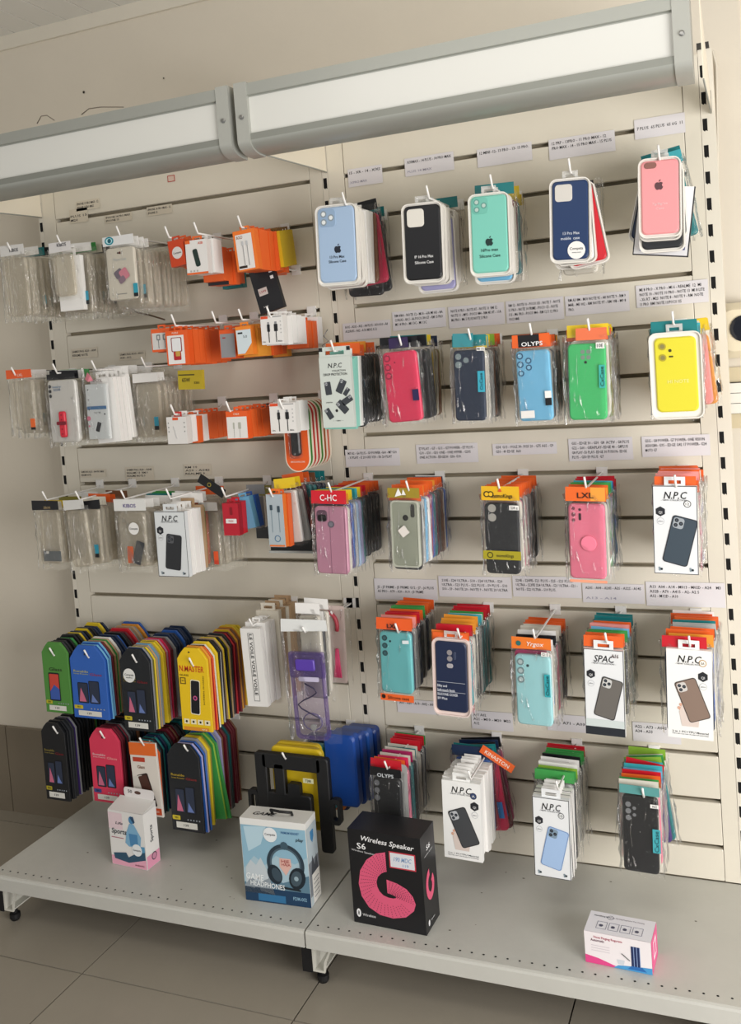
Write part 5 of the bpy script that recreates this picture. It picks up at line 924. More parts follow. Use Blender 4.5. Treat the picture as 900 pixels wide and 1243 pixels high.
s = Stack(228, 13, 'the black envelope at the row end', GP2, dy=.0102, yf=-.21, tip=.016); r = s.L(206, 904, 244, 1009)
s.put('screen_protector', prot(r, '#1b1e22', 'Ronaldo', tc='#b89a30', gcol='#8a2a2a'), 'large black screen protector envelope, rightmost on the lower row', 'screen protector')
s.rear('env.blue.lilac env.navy.blue env.grey env.yellow env.yellow.olive env.green.lime@t-6 env.green@t-8 env.blue.grey@d-4 env.lilac@d-4 env.maroon.brown@d-3 env.maroon@d-3 env.grey.charcoal env.teal.charcoal env.maroon*2 env.maroon.brown', r, minY=-.012)
# --- LE VOILE boxes, purple pouch, pink card
GV = 'long accessory boxes beside the purple pouch'
s = Stack(307, 10, 'the long white lettered box', GV, dy=.017, tip=.016, yf=-.195); r = s.L(295, 763, 319, 857, -.195); n = N(r)
def f(b):
    cx = (r[0] + r[2]) / 2; b.frame([(cx - .007, r[1] + .012), (cx + .007, r[1] + .012), (cx + .007, r[3] - .01), (cx - .007, r[3] - .01)], [(cx - .0062, r[1] + .013), (cx + .0062, r[1] + .013), (cx + .0062, r[3] - .011), (cx - .0062, r[3] - .011)], -.0006, -.0003, M_('#6a6a6a'))
    b.text('LE VOILE VOILE VOILE', cx, (r[1] + r[3]) / 2 + .006, .0075, -.0008, M_('#2a2a2a'), w=(r[3] - r[1]) * .78, rot=-90)
s.put('accessory_box', mk_box(r, '#e8e6e2', t=.014, extra=[deco(f)], tabw=None), 'long narrow white box lettered lengthwise, front of its hook', 'accessory box', rot=-2)
s.rear('acc.white@x3*2 acc.white@x3@d3', (r[0], r[1], r[2], r[3] + .006), minY=-.14)
s.rear('box.cream@s6 box.tan@s4 box.cream@s6 box.tan@s6 box.tan@s5*3', (r[0] + .004, r[1] - .008, r[2] + .008, r[3] + .018), y0=-.137, dy=.0155, minY=-.03, seed=991)
s = Stack(371, 10, 'the purple waterproof pouch', GV, dy=.02, tip=.012, yf=-.225); r = s.L(347, 752, 404, 905, -.225); n = N(r)
parts = []
hd = MB(); hd.slab([n(.0, .095), n(.98, .085), n(.97, .0), n(.02, -.005)], -.004, -.002, M_('#e6e8e6', .3)); parts.append(('header_card', hd, None))
parts.append(('film_bag', film_mesh(n(0, 0)[0], n(0, .96)[1], n(1, 0)[0], n(0, .08)[1], dep=.014, seed=71, m=FILM, amp=.005), None))
pz = MB(); a = n(.06, .97); c = n(.84, .3); a = (n(.1, 0)[0], n(0, .95)[1]); c = (n(.82, 0)[0], n(0, .27)[1])
pz.frame(rrect(a[0], a[1], c[0], c[1], .012), rrect(a[0] + .007, a[1] + .007, c[0] - .007, c[1] - .003, .008), .0, .006, PURP); pz.slab(rrect(a[0] + .006, a[1] + .006, c[0] - .006, c[1], .008), .002, .005, PURPC); parts.append(('pouch', pz, None))
cl = MB(); cl.slab(rrect(a[0] - .001, n(0, .46)[1], c[0] + .001, n(0, .26)[1], .004), -.002, .007, PURP, bev=.001); cl.slab(rrect(a[0] + .016, n(0, .40)[1], c[0] - .018, n(0, .31)[1], .004), -.007, -.0022, M_('#5a3fa8', .3), bev=.002); parts.append(('pouch_clamp', cl, None))
cl = MB(); cl.slab(rrect(a[0] + .02, n(0, .485)[1], c[0] - .012, n(0, .45)[1], .002), -.004, -.002, M_('#c9c2dc', .3)); parts.append(('pouch_clasp', cl, None))
ln = MB(); k0 = n(.4, .5); pts = [(k0[0] + .025 * math.sin(t * .9) + .004 * t * .3, -.004 - .001 * (t % 3), k0[1] - .009 * t) for t in range(9)]; ln.tube(pts, .0016, M_('#3a3550'), 5)
ln.tube([(n(.5, .85)[0] + .022 * math.cos(t * .5), -.004, n(.5, .8)[1] + .018 * math.sin(t * .5)) for t in range(14)], .0014, M_('#6a6088'), 5); parts.append(('lanyard', ln, None))
for c1, v in (('#8a8a8a', .88), ):
    kb = MB(); kb.lathe([(.007, -.005), (.007, -.008), (.003, -.0085)], n(.52, .84)[0], n(.52, .84)[1], M_(c1, .3), 12, 'y'); parts.append(('ball_clasp', kb, None))
o = s.put('waterproof_pouch', parts, 'clear purple waterproof phone pouch in a glossy bag with white header', 'phone pouch', rot=-1.5); o['group'] = GV
s.rear('bag.clear.white@s-30 bag.charcoal.white@s-35@d20 bag.clear.white@s-30', (r[0] + .02, r[1] + .02, r[2] - .02, r[3]), minY=-.03, seed=72)
s2 = Stack(405, 10, 'the pink charm card', GV, dy=.02, tip=.01, yf=-.1); r = s2.L(385, 735, 420, 828, -.1); n = N(r)
cd = MB(); cd.slab(rrect(*r, .004), 0, .001, M_('#dcc8c0', .5)); ar = MB(); c = n(.45, .26)
ar.tube([(c[0] + .022 * math.cos(math.radians(q)), -.004, c[1] + .03 * math.sin(math.radians(q))) for q in range(-20, 190, 20)], .0045, M_('#b8404e', .4), 8)
tl = MB(); c = n(.72, .85)
for k in range(5): tl.tube([(c[0] + (k - 2) * .001, -.004, n(0, .55)[1]), (c[0] + (k - 2) * .004, -.006, n(0, .92)[1])], .002, M_('#e04a78', .4), 6)
s2.put('charm_card', [('card', cd, None), ('wrist_strap', ar, None), ('tassel', tl, None), ('film_bag', film_mesh(r[0] - .002, r[1] - .01, r[2] + .008, r[3] - .006, seed=75, m=FILM), None)], 'pink card with a curved strap and pink tassel behind the purple pouch', 'charm card')
# --- black tablet case, blue and yellow cases
GT = 'tablet cases on the bottom row of the left bay'
s = Stack(347, 13, 'the black tablet case', GT, dy=.016, tip=.016, yf=-.2); r = s.L(313, 918, 401, 1030)
b = MB(); km = M_('#131416', .55); n = N(r); x0, z0, x1, z1 = r
b.slab(rrect(*(n(.0, 1) + n(.16, 0)), .006), 0, .014, km, bev=.002); b.slab(rrect(*(n(.84, 1) + n(1, 0)), .006), 0, .014, km, bev=.002)
b.slab(rrect(*(n(.1, .16) + n(.9, .0)), .006), 0, .014, km, bev=.002); b.slab(rrect(*(n(.14, 1) + n(.74, .42)), .006), .001, .015, km, bev=.002)
b.slab(rrect(*(n(.26, .45) + n(.4, .1)), .004), 0, .014, km, bev=.002); b.slab(rrect(*(n(.44, .45) + n(.6, .3)), .004), 0, .014, km)
parts = [('case_shell', b, None)]
for u in (-.06, 1.06): h_ = MB(); c = n(u, .55); h_.frame(rrect(c[0] - .012, c[1] - .028, c[0] + .012, c[1] + .028, .008), rrect(c[0] - .005, c[1] - .018, c[0] + .005, c[1] + .018, .004), .0, .014, km); parts.append(('side_handle', h_, None))
pst = MB(); pst.rect(*(n(.66, .27) + n(.8, .22)), -.001, M_('#cfcfa8')); pst.text('T280', *n(.73, .245), .005, -.0014, INK, w=.014); parts.append(('price_sticker', pst, None))
s.put('tablet_case', parts, 'black shockproof tablet case with handles and cut-out top', 'tablet case')
for k, (c, nm, us, ue) in enumerate((('#e0bf22', 'bright yellow', (328, 905), (397, 1000)), ('#d8b820', 'darker yellow', (334, 900), (396, 1010)), ('#3f8f96', 'teal', (372, 903), (409, 985)), ('#e07a2a', 'orange', (392, 900), (420, 985)), ('#1f2f5a', 'dark navy', (372, 890), (425, 985)))):
    y = -.175 + k * .022; a = at(us[0], us[1], y); c2 = at(ue[0], ue[1], y); cx = (a.x + c2.x) / 2; w_ = abs(c2.x - a.x) / 2; zt = a.z; zb = c2.z
    b = MB(); b.slab(rrect(-w_, zb - zt, w_, 0, .012), 0, .012, M_(c, .4), bev=.003); t = thing('tablet_case', f'{nm} tablet case hanging behind the black tablet case', 'tablet case', (cx, y, zt), group=GT); obj('case_shell', b, t)
for k in range(4):
    y = -.14 + k * .034; a = at(404 + 9 * k, 892 - 3 * k, y); b = MB(); b.slab(rrect(-.04, -.16, .035, 0, .01), 0, .024, M_(('#1c4a9c', '#17408c', '#20509f', '#163a80')[k], .35), bev=.004)
    t = thing('tablet_case', f'blue boxed tablet case, {ORD[k]} of the four blue ones left of middle upright', 'tablet case', (a.x + .015, y, a.z), group=GT); obj('case_shell', b, t)
    if k == 1: b = MB(); b.rect(.006, -.03, .02, -.01, -.0006, M_('#c9ccd0')); obj('price_sticker', b, t)
hook(at(420, 885, -.03).x, G[13], -.1, 'the blue boxed tablet cases', tip=.01)
# =================================================================== BOXES ON THE BASE SHELF
def onside(b, X):
    b.v = [(X - y, x, z) for x, y, z in b.v]; return b
def ontop(b, Z): b.v = [(x, z, Z - y) for x, y, z in b.v]; return b
def deckbox(name, label, x, y, rot, w_, d_, h_, c, parts, cat='box', top=None, side=None):
    t = thing(name, label, cat, (x, y, ZD + .0005), (0, 0, math.radians(rot)))
    b = MB(); b.box(0, w_, 0, d_, 0, h_, M_(c, .35), M_(side or c, .35)); 
    if top: b.add([(0, 0, h_ + .0003), (w_, 0, h_ + .0003), (w_, d_, h_ + .0003), (0, d_, h_ + .0003)], [(0, 1, 2, 3)], M_(top, .4))
    obj('carton', b, t)
    for nm, m in parts: obj(nm, m, t)
    return t
def curl(cx, cz, R, ph0, ph1, w0, w1, y, m, shrink=.45, n=30, sx_=1):
    b = []; o = []; i_ = []
    for k in range(n + 1):
        t = k / n; a = math.radians(ph0 + (ph1 - ph0) * t); Rr = R * (1 - shrink * max(0, t - .55) / .45); w_ = w0 + (w1 - w0) * t
        o.append((cx + sx_ * (Rr + w_ / 2) * math.cos(a), cz + (Rr + w_ / 2) * math.sin(a))); i_.append((cx + sx_ * (Rr - w_ / 2) * math.cos(a), cz + (Rr - w_ / 2) * math.sin(a)))
    return o, i_
def draw_curl(b, o, i_, y, m):
    n = len(o); b.add([(x, y, z) for x, z in o] + [(x, y, z) for x, z in i_], [(k, k + 1, n + k + 1, n + k) for k in range(n - 1)], m)
# S6 speaker box
w_, h_, d_ = .153, .19, .072; fr = MB()
fr.text('Wireless Speaker', .082, .172, .0098, -.0006, M_('#f0f0f0'), w=.112, rot=-3, slant=.25); fr.text('S6', .028, .158, .0115, -.0006, M_('#f0f0f0'), w=.019); fr.text('Wireless Speaker', .031, .147, .0035, -.0006, M_('#c9c9c9'), w=.05, rot=-4)
_q = lambda x, y: ((x - 484) / 280 * w_, h_ * (1 - (y - (372 + .21 * (x - 478))) / 368))
_o = [(628, 475), (590, 478), (552, 500), (524, 540), (514, 590), (522, 640), (548, 685), (590, 716), (640, 731), (690, 728), (722, 705), (731, 680), (722, 650), (700, 620), (665, 597), (625, 580)]
_i = [(628, 550), (618, 551), (606, 556), (592, 568), (585, 588), (587, 606), (594, 624), (608, 640), (628, 650), (646, 654), (656, 653), (658, 650), (655, 646), (648, 642), (638, 637), (625, 632)]
_O = [_q(*t) for t in _o]; _I = [_q(*t) for t in _i]
fr.add([(x, -.0005, z) for x, z in _O + _I], [(k, k + 1, 17 + k, 16 + k) for k in range(15)], M_('#df5c7e', .4))
for k in range(0, 15):
    for g_ in (0, .34, .67):
        for j in range(8):
            if (4 < k < 10 and j > 4) or k in (10, 15): continue
            f_ = .08 + .115 * j + (.05 if (k * 3 + int(g_ * 3)) % 2 else 0)
            ox = _O[k][0] * (1 - g_) + _O[k + 1][0] * g_; oz = _O[k][1] * (1 - g_) + _O[k + 1][1] * g_; ix = _I[k][0] * (1 - g_) + _I[k + 1][0] * g_; iz = _I[k][1] * (1 - g_) + _I[k + 1][1] * g_
            px, pz = ox + (ix - ox) * f_, oz + (iz - oz) * f_; fr.flat(rotp([(px - .0016, pz), (px, pz - .0006), (px + .0016, pz), (px, pz + .0006)], 30 * k + 70, px, pz), -.0008, M_('#5a1228'))
st = MB(); st.rect(.086, .124, .141, .157, -.0006, M_('#c23a48')); st.rect(.0885, .1265, .1385, .1545, -.0008, M_('#dcdfe4')); st.text('190 MDC', .1135, .143, .0085, -.001, M_('#7f9fc8'), w=.036, slant=.2); st.text('119', .12, .132, .005, -.001, M_('#7f9fc8'), w=.012)
bt = MB(); bt.flat(circ(.012, .021, .0048, 16, .0085), -.0006, M_('#f0f0f0')); bt.text('8', .012, .021, .008, -.0008, M_('#17181b'), w=.004); bt.text('Wireless', .034, .019, .0052, -.0006, M_('#cfcfcf'), w=.028)
sd = MB(); sd.text('S6', .036, .158, .0095, -.0004, M_('#f0f0f0'), w=.02); sd.text('Wireless Speaker', .036, .146, .0028, -.0004, M_('#c9c9c9'), w=.045)
o, i_ = curl(.036, .085, .024, 100, 400, .014, .016, 0, 0, sx_=.75); draw_curl(sd, o, i_, -.0004, M_('#e05a7c', .4)); sd.flat(circ(.016, .016, .004, 12, .006), -.0004, M_('#e8e8e8')); sd.text('Wireless', .036, .016, .003, -.0004, M_('#cfcfcf'), w=.02)
deckbox('speaker_box', 'black carton with a pink curled speaker pictured, on the right base shelf', .885, -.318, -2, w_, d_, h_, '#15161a', [('front_print', fr), ('price_sticker', st), ('logo', bt), ('side_print', onside(sd, w_ + .0002))])
# game headphones box
w_, h_, d_ = .148, .176, .052; fr = MB(); n = N((0, 0, w_, h_)); y = -.0005
fr.rect(.001, .001, w_ - .001, h_ - .014, y, M_('#8fb8cc')); fr.flat([n(0, .62), n(.18, .45), n(.34, .55), n(.52, .42), n(.8, .5), n(1, .4), n(1, .9), n(0, .9)][::-1], y - .0001, M_('#a9c4d0')); fr.flat([n(0, .78), n(.3, .68), n(.6, .74), n(1, .62), n(1, .95), n(0, .95)][::-1], y - .0002, M_('#5d7f92'))
fr.flat([n(.05, .1), n(.4, .08), n(.3, .3), n(.1, .4)][::-1], y - .0001, M_('#b8d4e0')); fr.rect(*(n(.0, 1) + n(1, .83)), y - .0003, M_('#173a5a')); fr.rect(*(n(.2, .985) + n(.62, .9)), y - .0004, M_('#2f6f9c'))
fr.flat([n(.02, .9), n(.04, .6), n(.12, .5), n(.2, .56), n(.28, .46), n(.36, .6), n(.42, .9)][::-1], y - .00025, M_('#c3cdd2')); fr.flat([n(.0, .82), n(.1, .72), n(.24, .76), n(.4, .7), n(.46, .9), n(.0, .9)][::-1], y - .0003, M_('#8f9aa2'))
hp = MB(); cx, cz = n(.66, .52); o, i_ = curl(cx, cz + .002, .037, 200, -20, .010, .010, 0, 0, shrink=0); draw_curl(hp, [(x, z * 1) for x, z in i_], o, y - .0006, M_('#2a3a46')); o, i_ = curl(cx, cz + .002, .033, 190, -10, .004, .004, 0, 0, shrink=0); draw_curl(hp, i_, o, y - .0007, M_('#4a5f6c'))
hp.flat(rotp(circ(cx - .026, cz - .022, .016, 18, .021), 20, cx - .026, cz - .022), y - .0008, M_('#1b2833')); hp.flat(rotp(circ(cx - .022, cz - .022, .010, 16, .015), 20, cx - .022, cz - .022), y - .001, M_('#3a4c58'))
hp.flat(rotp(circ(cx + .024, cz - .026, .018, 18, .024), -20, cx + .024, cz - .026), y - .0008, M_('#18242e')); hp.flat(rotp(circ(cx + .022, cz - .026, .012, 16, .017), -20, cx + .022, cz - .026), y - .001, M_('#42545f')); hp.flat(circ(cx + .022, cz - .026, .005, 12), y - .0012, M_('#9ab0ba'))
hp.flat(circ(cx, cz + .041, .0085, 12), y - .0009, M_('#3f5866')); hp.flat([(cx - .02, cz - .045), (cx + .03, cz - .049), (cx + .03, cz - .053), (cx - .02, cz - .05)][::-1], y - .0009, M_('#17222b'))
hp.flat([(cx - .014, cz - .004), (cx - .001, cz - .022), (cx + .013, cz - .002), (cx + .012, cz + .014), (cx - .013, cz + .014)], y - .0005, M_('#e0b4a8')); hp.text('HJE', cx, cz + .008, .006, y - .0008, M_('#a03a3a'), w=.018); hp.text('HAJA', cx + .001, cz + .001, .005, y - .0008, M_('#a03a3a'), w=.02)
tx = MB(); tx.text('GAME', *n(.17, .7), .0125, y - .001, M_('#eef2f2'), w=.04, rot=-3); tx.text('HEADPHONES', *n(.36, .785), .0105, y - .001, M_('#eef2f2'), w=.078, rot=-3); tx.text('FDM-002', *n(.84, .91), .007, y - .001, M_('#8fb8d0'), w=.03); tx.text('PREMIUM HEADSET', *n(.76, .13), .0045, y - .001, M_('#3a6a9a'), w=.04, slant=.2); tx.text('play', *n(.9, .2), .006, y - .001, M_('#1c2a36'), w=.016, slant=.2)
stk = MB(); stk.flat(circ(*n(.46, .17), .0155, 20), y - .0012, M_('#e9edee')); stk.text('Competa', *n(.46, .165), .0045, y - .0015, INK, w=.024)
sd = MB(); sd.rect(.001, .001, d_ - .001, h_ - .014, -.0003, M_('#b9c6cc')); sd.rect(.001, .02, d_ - .001, .09, -.0005, M_('#7b8087')); sd.flat([(.01, .06), (.02, .1), (.03, .075), (.04, .095), (.048, .05)][::-1], -.0007, M_('#3f444c')); sd.flat([(.018, .15), (.018, .135), (.026, .124), (.034, .135), (.034, .15)], -.0007, M_('#3f86b8')); sd.rect(.012, .002, .05, .062, -.0009, M_('#e0ddd6'))
for k in range(5): sd.rect(.018, .012 + k * .009, .044, .0135 + k * .009, -.0012, M_('#55585c'))
tp = MB(); tp.text('GAME', .045, .022, .012, -.0005, M_('#3a3a3c'), w=.05, slant=.3)
hd = MB(); hd.tube([(.065, .026, h_ - .002), (.063, .02, h_ + .012), (.068, .012, h_ + .016), (.088, .012, h_ + .014), (.104, .014, h_ + .013), (.108, .024, h_ + .008), (.108, .028, h_ - .002)], .0028, RUB, 7)
deckbox('headphone_box', 'white and blue headphone carton with black cord handle, on the left base shelf', .634, -.306, 3, w_, d_, h_, '#e8e8e4', [('front_print', fr), ('headphone_picture', hp), ('lettering', tx), ('round_sticker', stk), ('side_print', onside(sd, w_ + .0002)), ('top_print', ontop(tp, h_ + .0006)), ('cord_handle', hd)])
# sports box
w_, h_, d_ = .1, .128, .046; fr = MB(); n = N((0, 0, w_, h_)); y = -.0005
fr.rect(.001, .001, w_ - .001, .022, y, M_('#e8a8bc')); fr.rect(*(n(0, .34) + n(.4, .04)), y, M_('#e6cfd4')); fr.text('Life', *n(.3, .22), .006, y - .0004, M_('#24303c'), w=.02, slant=.4); fr.text('Sports', *n(.28, .37), .0115, y - .0004, M_('#1b2836'), w=.042, slant=.15)
fr.rect(*(n(.05, .5) + n(.4, .485)), y, M_('#b06a7a'))
fg = MB(); m = M_('#4a86b4'); fg.flat(circ(*n(.66, .13), .0075, 12, .009), y - .0002, m); fg.flat([n(.6, .2), n(.72, .2), n(.9, .42), n(.86, .6), n(.54, .62), n(.44, .56), n(.5, .36)][::-1], y - .0002, M_('#7fb0d0')); fg.flat([n(.56, .38), n(.8, .38), n(.8, .58), n(.58, .6)][::-1], y - .0003, m); fg.flat([n(.62, .08), n(.72, .06), n(.76, .16), n(.72, .19)][::-1], y - .0003, M_('#2a4a68'))
fg.flat([n(.08, .78), n(.44, .74), n(.5, .82), n(.88, .66), n(.98, .66), n(.98, .82), n(.5, .92), n(.1, .88)][::-1], y - .0004, M_('#2a5068')); fg.flat([n(.7, .6), n(.98, .58), n(.98, .68), n(.72, .72)][::-1], y - .0005, M_('#5a9abf'))
stk = MB(); stk.flat(circ(*n(.76, .66), .014, 18), y - .0008, M_('#e9edee')); stk.text('Competa', *n(.76, .66), .0042, y - .0011, INK, w=.022)
tx = MB(); tx.text('Armband Kit', *n(.8, .935), .004, y - .0006, M_('#7a2a44'), w=.026)
sd = MB(); sd.rect(.001, .001, d_ - .001, .03, -.0003, M_('#e39ab4')); sd.text('Sports', .022, .075, .0095, -.0005, M_('#1b2836'), w=.038, rot=90); sd.flat(circ(.026, .022, .009, 14), -.0006, M_('#24303c')); sd.flat(circ(.026, .022, .007, 14), -.0008, M_('#c98aa4'))
lid = MB(); lid.add([(0, 0, h_), (w_, 0, h_ + .001), (w_, d_, h_ + .012), (0, d_, h_ + .012)], [(0, 1, 2, 3)], M_('#e3e1dd')); lid.add([(w_, 0, h_ + .001), (w_, d_, h_), (w_, d_, h_ + .012)], [(0, 1, 2)], M_('#d5d2cd'))
lid.slab(rrect(.012, h_ + .011, w_ - .002, h_ + .034, .007), d_ - .001, d_, M_('#e3dedc')); lid.flat(circ(.052, h_ + .024, .009, 14, .004), d_ - .0015, M_('#5a4038')); lid.text('50', .03, h_ + .025, .007, d_ - .0015, M_('#3a3a3c'), w=.012)
deckbox('armband_box', 'small white and pink sports carton with hanging flap, on the left base shelf', .258, -.26, -3, w_, d_, h_, '#e6e4e0', [('front_print', fr), ('figure_picture', fg), ('round_sticker', stk), ('lettering', tx), ('side_print', onside(sd, w_ + .0002)), ('hang_flap', lid)])
# small pink kit box
w_, h_, d_ = .116, .058, .062; fr = MB(); n = N((0, 0, w_, h_)); y = -.0005
fr.rect(.0, .0, w_, h_, y, M_('#f0e9ea')); fr.flat([n(0, 1), n(0, .74), n(.2, .8), n(.5, .97), n(.5, 1)], y - .0002, M_('#e0488a')); fr.flat([n(.42, 1), n(.5, .9), n(.75, .84), n(1, .8), n(1, 1)], y - .0003, M_('#4a9ad0'))
for k in range(3): fr.rect(*(n(.70 + .045 * k, .86) + n(.735 + .045 * k, .22)), y - .0005, M_('#1c2c5a')); fr.rect(*(n(.735 + .045 * k, .86) + n(.745 + .045 * k, .22)), y - .0005, M_('#8fa4cc'))
fr.flat([n(.64, .95), n(.7, .84), n(.86, .84), n(.92, .95)], y - .0006, M_('#2a6ab0')); fr.flat([n(.48, .72), n(.5, .86), n(.58, .86), n(.6, .72)], y - .0004, M_('#cfd4da')); fr.tube([(n(.56, .5)[0], -.002, n(.56, .5)[1]), (n(.68, .68)[0], -.002, n(.68, .68)[1])], .0007, M_('#4a4a4a'), 4)
fr.text('Nose Pinging Regurate', *n(.36, .14), .004, y - .0004, M_('#b0405a'), w=.05); fr.text('Automatic', *n(.2, .24), .0045, y - .0004, M_('#5a1a3a'), w=.024)
for k in range(3): fr.rect(*(n(.1, .42 + .08 * k) + n(.38, .4 + .08 * k)), y - .0004, M_('#d6cdd2'))
tp = MB(); tp.rect(0, 0, w_, d_, -.0002, M_('#eceaf0')); tp.text('Humidifying Spray', .024, .05, .004, -.0005, M_('#3a3a4a'), w=.03); tp.text('Auto Planting Regurator Top Coating', .068, .05, .003, -.0005, M_('#7a6a7a'), w=.06)
tp.frame(circ(.038, .049, .006, 14), circ(.038, .049, .0052, 14), -.0005, -.0003, M_('#5a5a66'))
for k in range(4): tp.frame([(.018 + .021 * k, .012), (.036 + .021 * k, .012), (.036 + .021 * k, .034), (.018 + .021 * k, .034)], [(.019 + .021 * k, .013), (.035 + .021 * k, .013), (.035 + .021 * k, .033), (.019 + .021 * k, .033)], -.0005, -.0003, M_('#8a8a9a')); tp.flat(circ(.026 + .021 * k, .022, .004, 6), -.0006, M_('#55556a'))
sd = MB(); sd.rect(0, 0, d_, h_, -.0002, M_('#e0568f')); sd.frame([(.02, .014), (.046, .014), (.046, .046), (.02, .046)], [(.024, .018), (.042, .018), (.042, .042), (.024, .042)], -.0005, -.0003, M_('#f3e6ec'))
deckbox('kit_box', 'small white, pink and blue carton lying on the right base shelf', 1.337, -.318, -3, w_, d_, h_, '#efe8ea', [('front_print', fr), ('top_print', ontop(tp, h_ + .0003)), ('side_print', onside(sd, w_ + .0002))])
# =================================================================== PRICE / MODEL LABELS ON THE WALL
def wlabel(u0, v0, u1, v1, lines, where, paper=True, h=None, skew=0, faint=None):
    a = at(u0, v0, -.002); c = at(u1, v0, -.002); d = at(u0, v1, -.002); wd = c.x - a.x; hh = a.z - d.z
    t = thing('paper_label', f'{"white" if paper else "clear"} paper strip {where}'[:110], 'paper label', (a.x, -.0022, a.z))
    if paper: b = MB(); b.slab([(0, -hh), (wd, -hh), (wd, 0), (0, 0)], 0, .0006, PAPER); obj('paper', b, t)
    else: b = MB(); b.slab([(0, -hh), (wd, -hh), (wd, 0), (0, 0)], 0, .0004, mat('#dfd5c1', .3)); obj('paper', b, t)
    b = MB(); n_ = len(lines); lh = min(hh / (n_ + .6), .0095) if not h else h
    for i, tx_ in enumerate(lines):
        if not tx_: continue
        lng = max(len(q) for q in lines); ww = wd * .9 * len(tx_) / lng
        b.text(tx_, wd * .05, -hh * .1 - lh * (i + .5), lh * .6, -.0004, M_('#1b1b20'), w=ww, al='l', res=1)
    if faint: b.text(faint, wd * .3, -hh * .75, lh * .5, -.0004, M_('#a9a4b4'), w=wd * .5, al='c')
    obj('lettering', b, t)
    return t
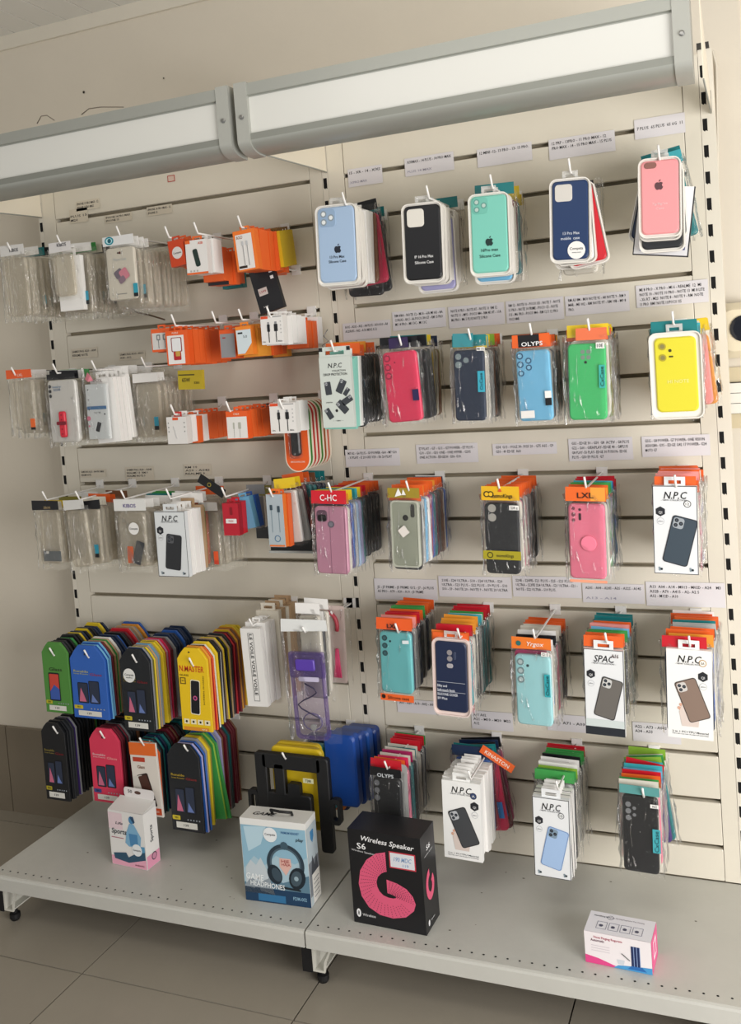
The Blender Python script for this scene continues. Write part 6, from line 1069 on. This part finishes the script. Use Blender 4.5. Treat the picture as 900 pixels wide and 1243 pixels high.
WL = [
 (422, 206, 464, 228, ['15 - XR - 14 - X/XS'], 'over the pale blue case, first of the top strips', 'X/PRO MAX'),
 (491, 193, 551, 215, ['X/XMAX - 14 PLUS - 14 PRO MAX'], 'over the black case, second of the top strips', 'PLUS 14 MAX'),
 (579, 182, 646, 204, ['12 MINI -12- 13 PRO - 13- 15 PRO.'], 'over the mint case, third of the top strips', None),
 (666, 170, 747, 195, ['12 PRP - 13PRO - 11 PRO MAX - 12', 'PRO MAX - 14 - 15 PRO MAX - 15 PLUS'], 'over the navy case, fourth of the top strips', None),
 (770, 146, 832, 170, ['', '7 PLUS  6S PLUS  6S 6G  11'], 'over the pink case, fifth of the top strips', None),
 (416, 393, 474, 414, ['A10S - A20S - A02 - A8 PLUS - A10 A10 - A8', 'A12/A03S - A02 - A 50 M30S A 51'], 'above the multi-phone card box, second set', None),
 (476, 379, 541, 402, ['RM 8/8A - NOTE 12 - MI 8 - 6/A MI A3 - 8A', 'COR/A3 - 8A S - A6 POCO X4 GT - RM 13 PRO', 'MI 14 PRO - MI 13C - MI 13C'], 'above the crimson case, second set', None),
 (544, 373, 612, 399, ['NOTE 8 PRO - NOTE 8T - NOTE 10  RM 12', 'NOTE 11 - M9S - POCO M4 - RM 4K 8T - 11A', 'M6 PRO - M6 5 PLUS NOTE 5 PRO'], 'above the dark navy case, second set', None),
 (614, 366, 684, 393, ['RM 12 - NOTE 10 - POCO X3 - NOTE 7 - NOTE', '11 PRO - NOTE 10 PRIME - POCO C5 - NOTE', '11S - M6 PRO - POCO M4 - RM 12 5 12 PRO', 'POCO M4R'], 'above the sky blue case, second set', None),
 (686, 360, 764, 384, ['RM A3 8M - M10 NOTE 9S - A8 NOTE 9 - RM 9', 'M4R - M5 002 - RM NOTE 9T - RM 10B - M9 8', 'PRO.'], 'above the green case, second set', None),
 (772, 347, 860, 374, ['MI 8 PRO - X PRO - MI 6 - REALME  12  MI', 'NOTE 10 - NOTE 10 PRO - NOTE 13  MI 8 LITE', '- X6 RT - M2S  NOTE 8 - NOTE 9 - RM  NOTE', '11 PRO  RM1 NOTE 11/POCO X5'], 'above the yellow case, second set', None),
 (419, 546, 485, 567, ['M7 A2 - G6 PLUS - G9 POWER -G60 - M7 G10', '- X PLAY - E 20 6X5 V20 - E6 20 PLAY'], 'above the rose flip case, third set', None),
 (505, 540, 580, 563, ['E7 PLAY - G7 - G11 - G7 POWER - E7 PLUS -', 'G10 - G31 - G31 ONE - ONE HYPER - G20S', 'ONE ACTION - EDGE/30  G30- G10.'], 'above the frosted grey-green case, third set', None),
 (598, 539, 676, 553, ['G54  G13 - VOLE 30- XG5 20 - G75 A6S - G9', 'G50 - 40 EDGE  A60'], 'above the black two-hole case, third set', None),
 (690, 533, 768, 560, ['G5S - EDGE 30 - G50  G8  ACTIV - G8 PLUS', 'G22 - G60 - G/EA/PLAY- EDGE 40 - G8PLUS', 'G8 PLAY- E6 PLAY- EDGE 30 FUSION- EDGE', 'PLUS - G50 E9 PLUS  G7'], 'above the pink pop-grip case, third set', None),
 (779, 530, 862, 555, ['G5G - G8 POWER- G7 POWER- ONE VISION', 'A50/G80- G9S - EDGE G42 17 POWER- G24', 'MOTO G7'], 'above the dark slate phone box, third set', None),
 (454, 702, 530, 727, ['', 'J5 - J7 PRIME - J5 PRIME G12 - J7 - J6 PLUS', 'A5 PRO - A70 - A30 - A10 - J3 PRIME'], 'above the cyan case, fourth set', None),
 (532, 699, 620, 724, ['S10E - S24 ULTRA - S10 - S24 ULTRA - S20', 'ULTRA - S23 PLUS - S22 PLUS - S9 PLUS - S10', 'S10 - S9 - NOTE 20 - NOTE 9 - NOTE 20 ULTRA'], 'above the navy tray with lines, fourth set', None),
 (622, 699, 705, 724, ['S20E - S20FE- S21 PLUS - S25 - S21 PLUS-', 'ULTRA - S23FE S24 ULTRA - S21 ULTRA - S21 -', 'NOTE - S22 ULTRA - S10 PLUS.'], 'above the light aqua case, fourth set', None),
 (707, 708, 782, 731, ['A20S - A04 - A24S - A3S - A32S - A14S'], 'above the grey phone box, fourth set', 'A13 - A14'),
 (784, 706, 880, 735, ['A13  A04 - A14 - M013 - M02D - A24    M3', 'A32B - A70 - A415 - A2- A2 5', 'A12 - M12D - A10'], 'above the bronze phone box, fourth set', None),
 (768, 876, 826, 899, ['A22 - A73 - A04S - A12', 'A24 - A33'], 'above the black five-lens case, lowest set', None),
 (572, 862, 622, 884, ['A11 A02', 'A21 - M10 - M20  M22', 'A12'], 'above the tipped orange header, lowest set', None),
 (664, 866, 712, 886, ['', 'A11 - A71 - A03'], 'above the light blue phone box, lowest set', None),
 (482, 848, 540, 864, ['A03 - A30 - A10 - A02 - A01 - A50'], 'under the cyan silicone case, lowest set', None)]
for u0, v0, u1, v1, ls, wh, fa in WL: wlabel(u0, v0, u1, v1, ls, wh, True, faint=fa)
WS = [(92, 245, 121, 257, ['IPHONE 13 PRO MAX - 12', 'IPHONE 13 PRO MAX'], 'top left above the lettered white header'), (84, 255, 106, 272, ['', 'PLUS 13', 'M20'], 'beside the lettered white header, top left'), (127, 262, 160, 272, ['IPHONE 14 PRO MAX', 'IPHONE 15'], 'over the milky case bag'),
 (178, 252, 209, 263, ['IPHONE 14 PRO MAX - 12', 'IPHONE 13'], 'over the small orange box, top row'), (86, 424, 118, 436, ['SAMSUNG A20 - A04', 'REALME NOTE'], 'over the white case with red strap'), (144, 428, 176, 438, ['SAMSUNG A50S- A03 S', 'A04 - A12'], 'over the white card packs'),
 (97, 570, 128, 580, ['SAMSUNG A20S - A04 PRO MAX', 'REALME NOTE'], 'over the creased clear bag'), (152, 567, 186, 584, ['SAMSUNG A20 - A04S', 'REALME 13  RM 9', 'REALME NOTE 9', 'A04'], 'over the clear bag with round sticker'), (223, 564, 256, 578, ['RM 10', 'A20 - A04S', 'REALME 9'], 'over the tipped black header'), ]
for u0, v0, u1, v1, ls, wh in WS: wlabel(u0, v0, u1, v1, ls, wh, False)
a = at(203, 213, -.002); b = MB(); b.frame([(0, 0), (.02, 0), (.02, .015), (0, .015)], [(.0015, .0015), (.0185, .0015), (.0185, .0135), (.0015, .0135)], -.0006, 0, M_('#c0392b')); t = thing('paper_label', 'tiny red-framed sticker above the left bay slats', 'paper label', (a.x, -.001, a.z - .016)); obj('sticker_frame', b, t); b = MB(); b.rect(.0015, .0015, .0185, .0135, -.0003, M_('#e0c8b8')); obj('sticker_face', b, t)

b = MB(); b.tube([at(u, v, -.05) for u, v in ((158, 372), (166, 379), (180, 382), (200, 388))], .0022, M_('#5a4632'), 6); tag(obj('loose_cable', b), 'short brown cable end poking out under the milky case bags', 'cable')
b = MB(); b.tube([at(u, v, -.06) for u, v in ((398, 400), (393, 408), (399, 414), (391, 420), (398, 425), (390, 429), (396, 432))], .0012, STEEL, 5); tag(obj('key_chain', b), 'small silvery chain dangling beside the multi-phone card box', 'chain')
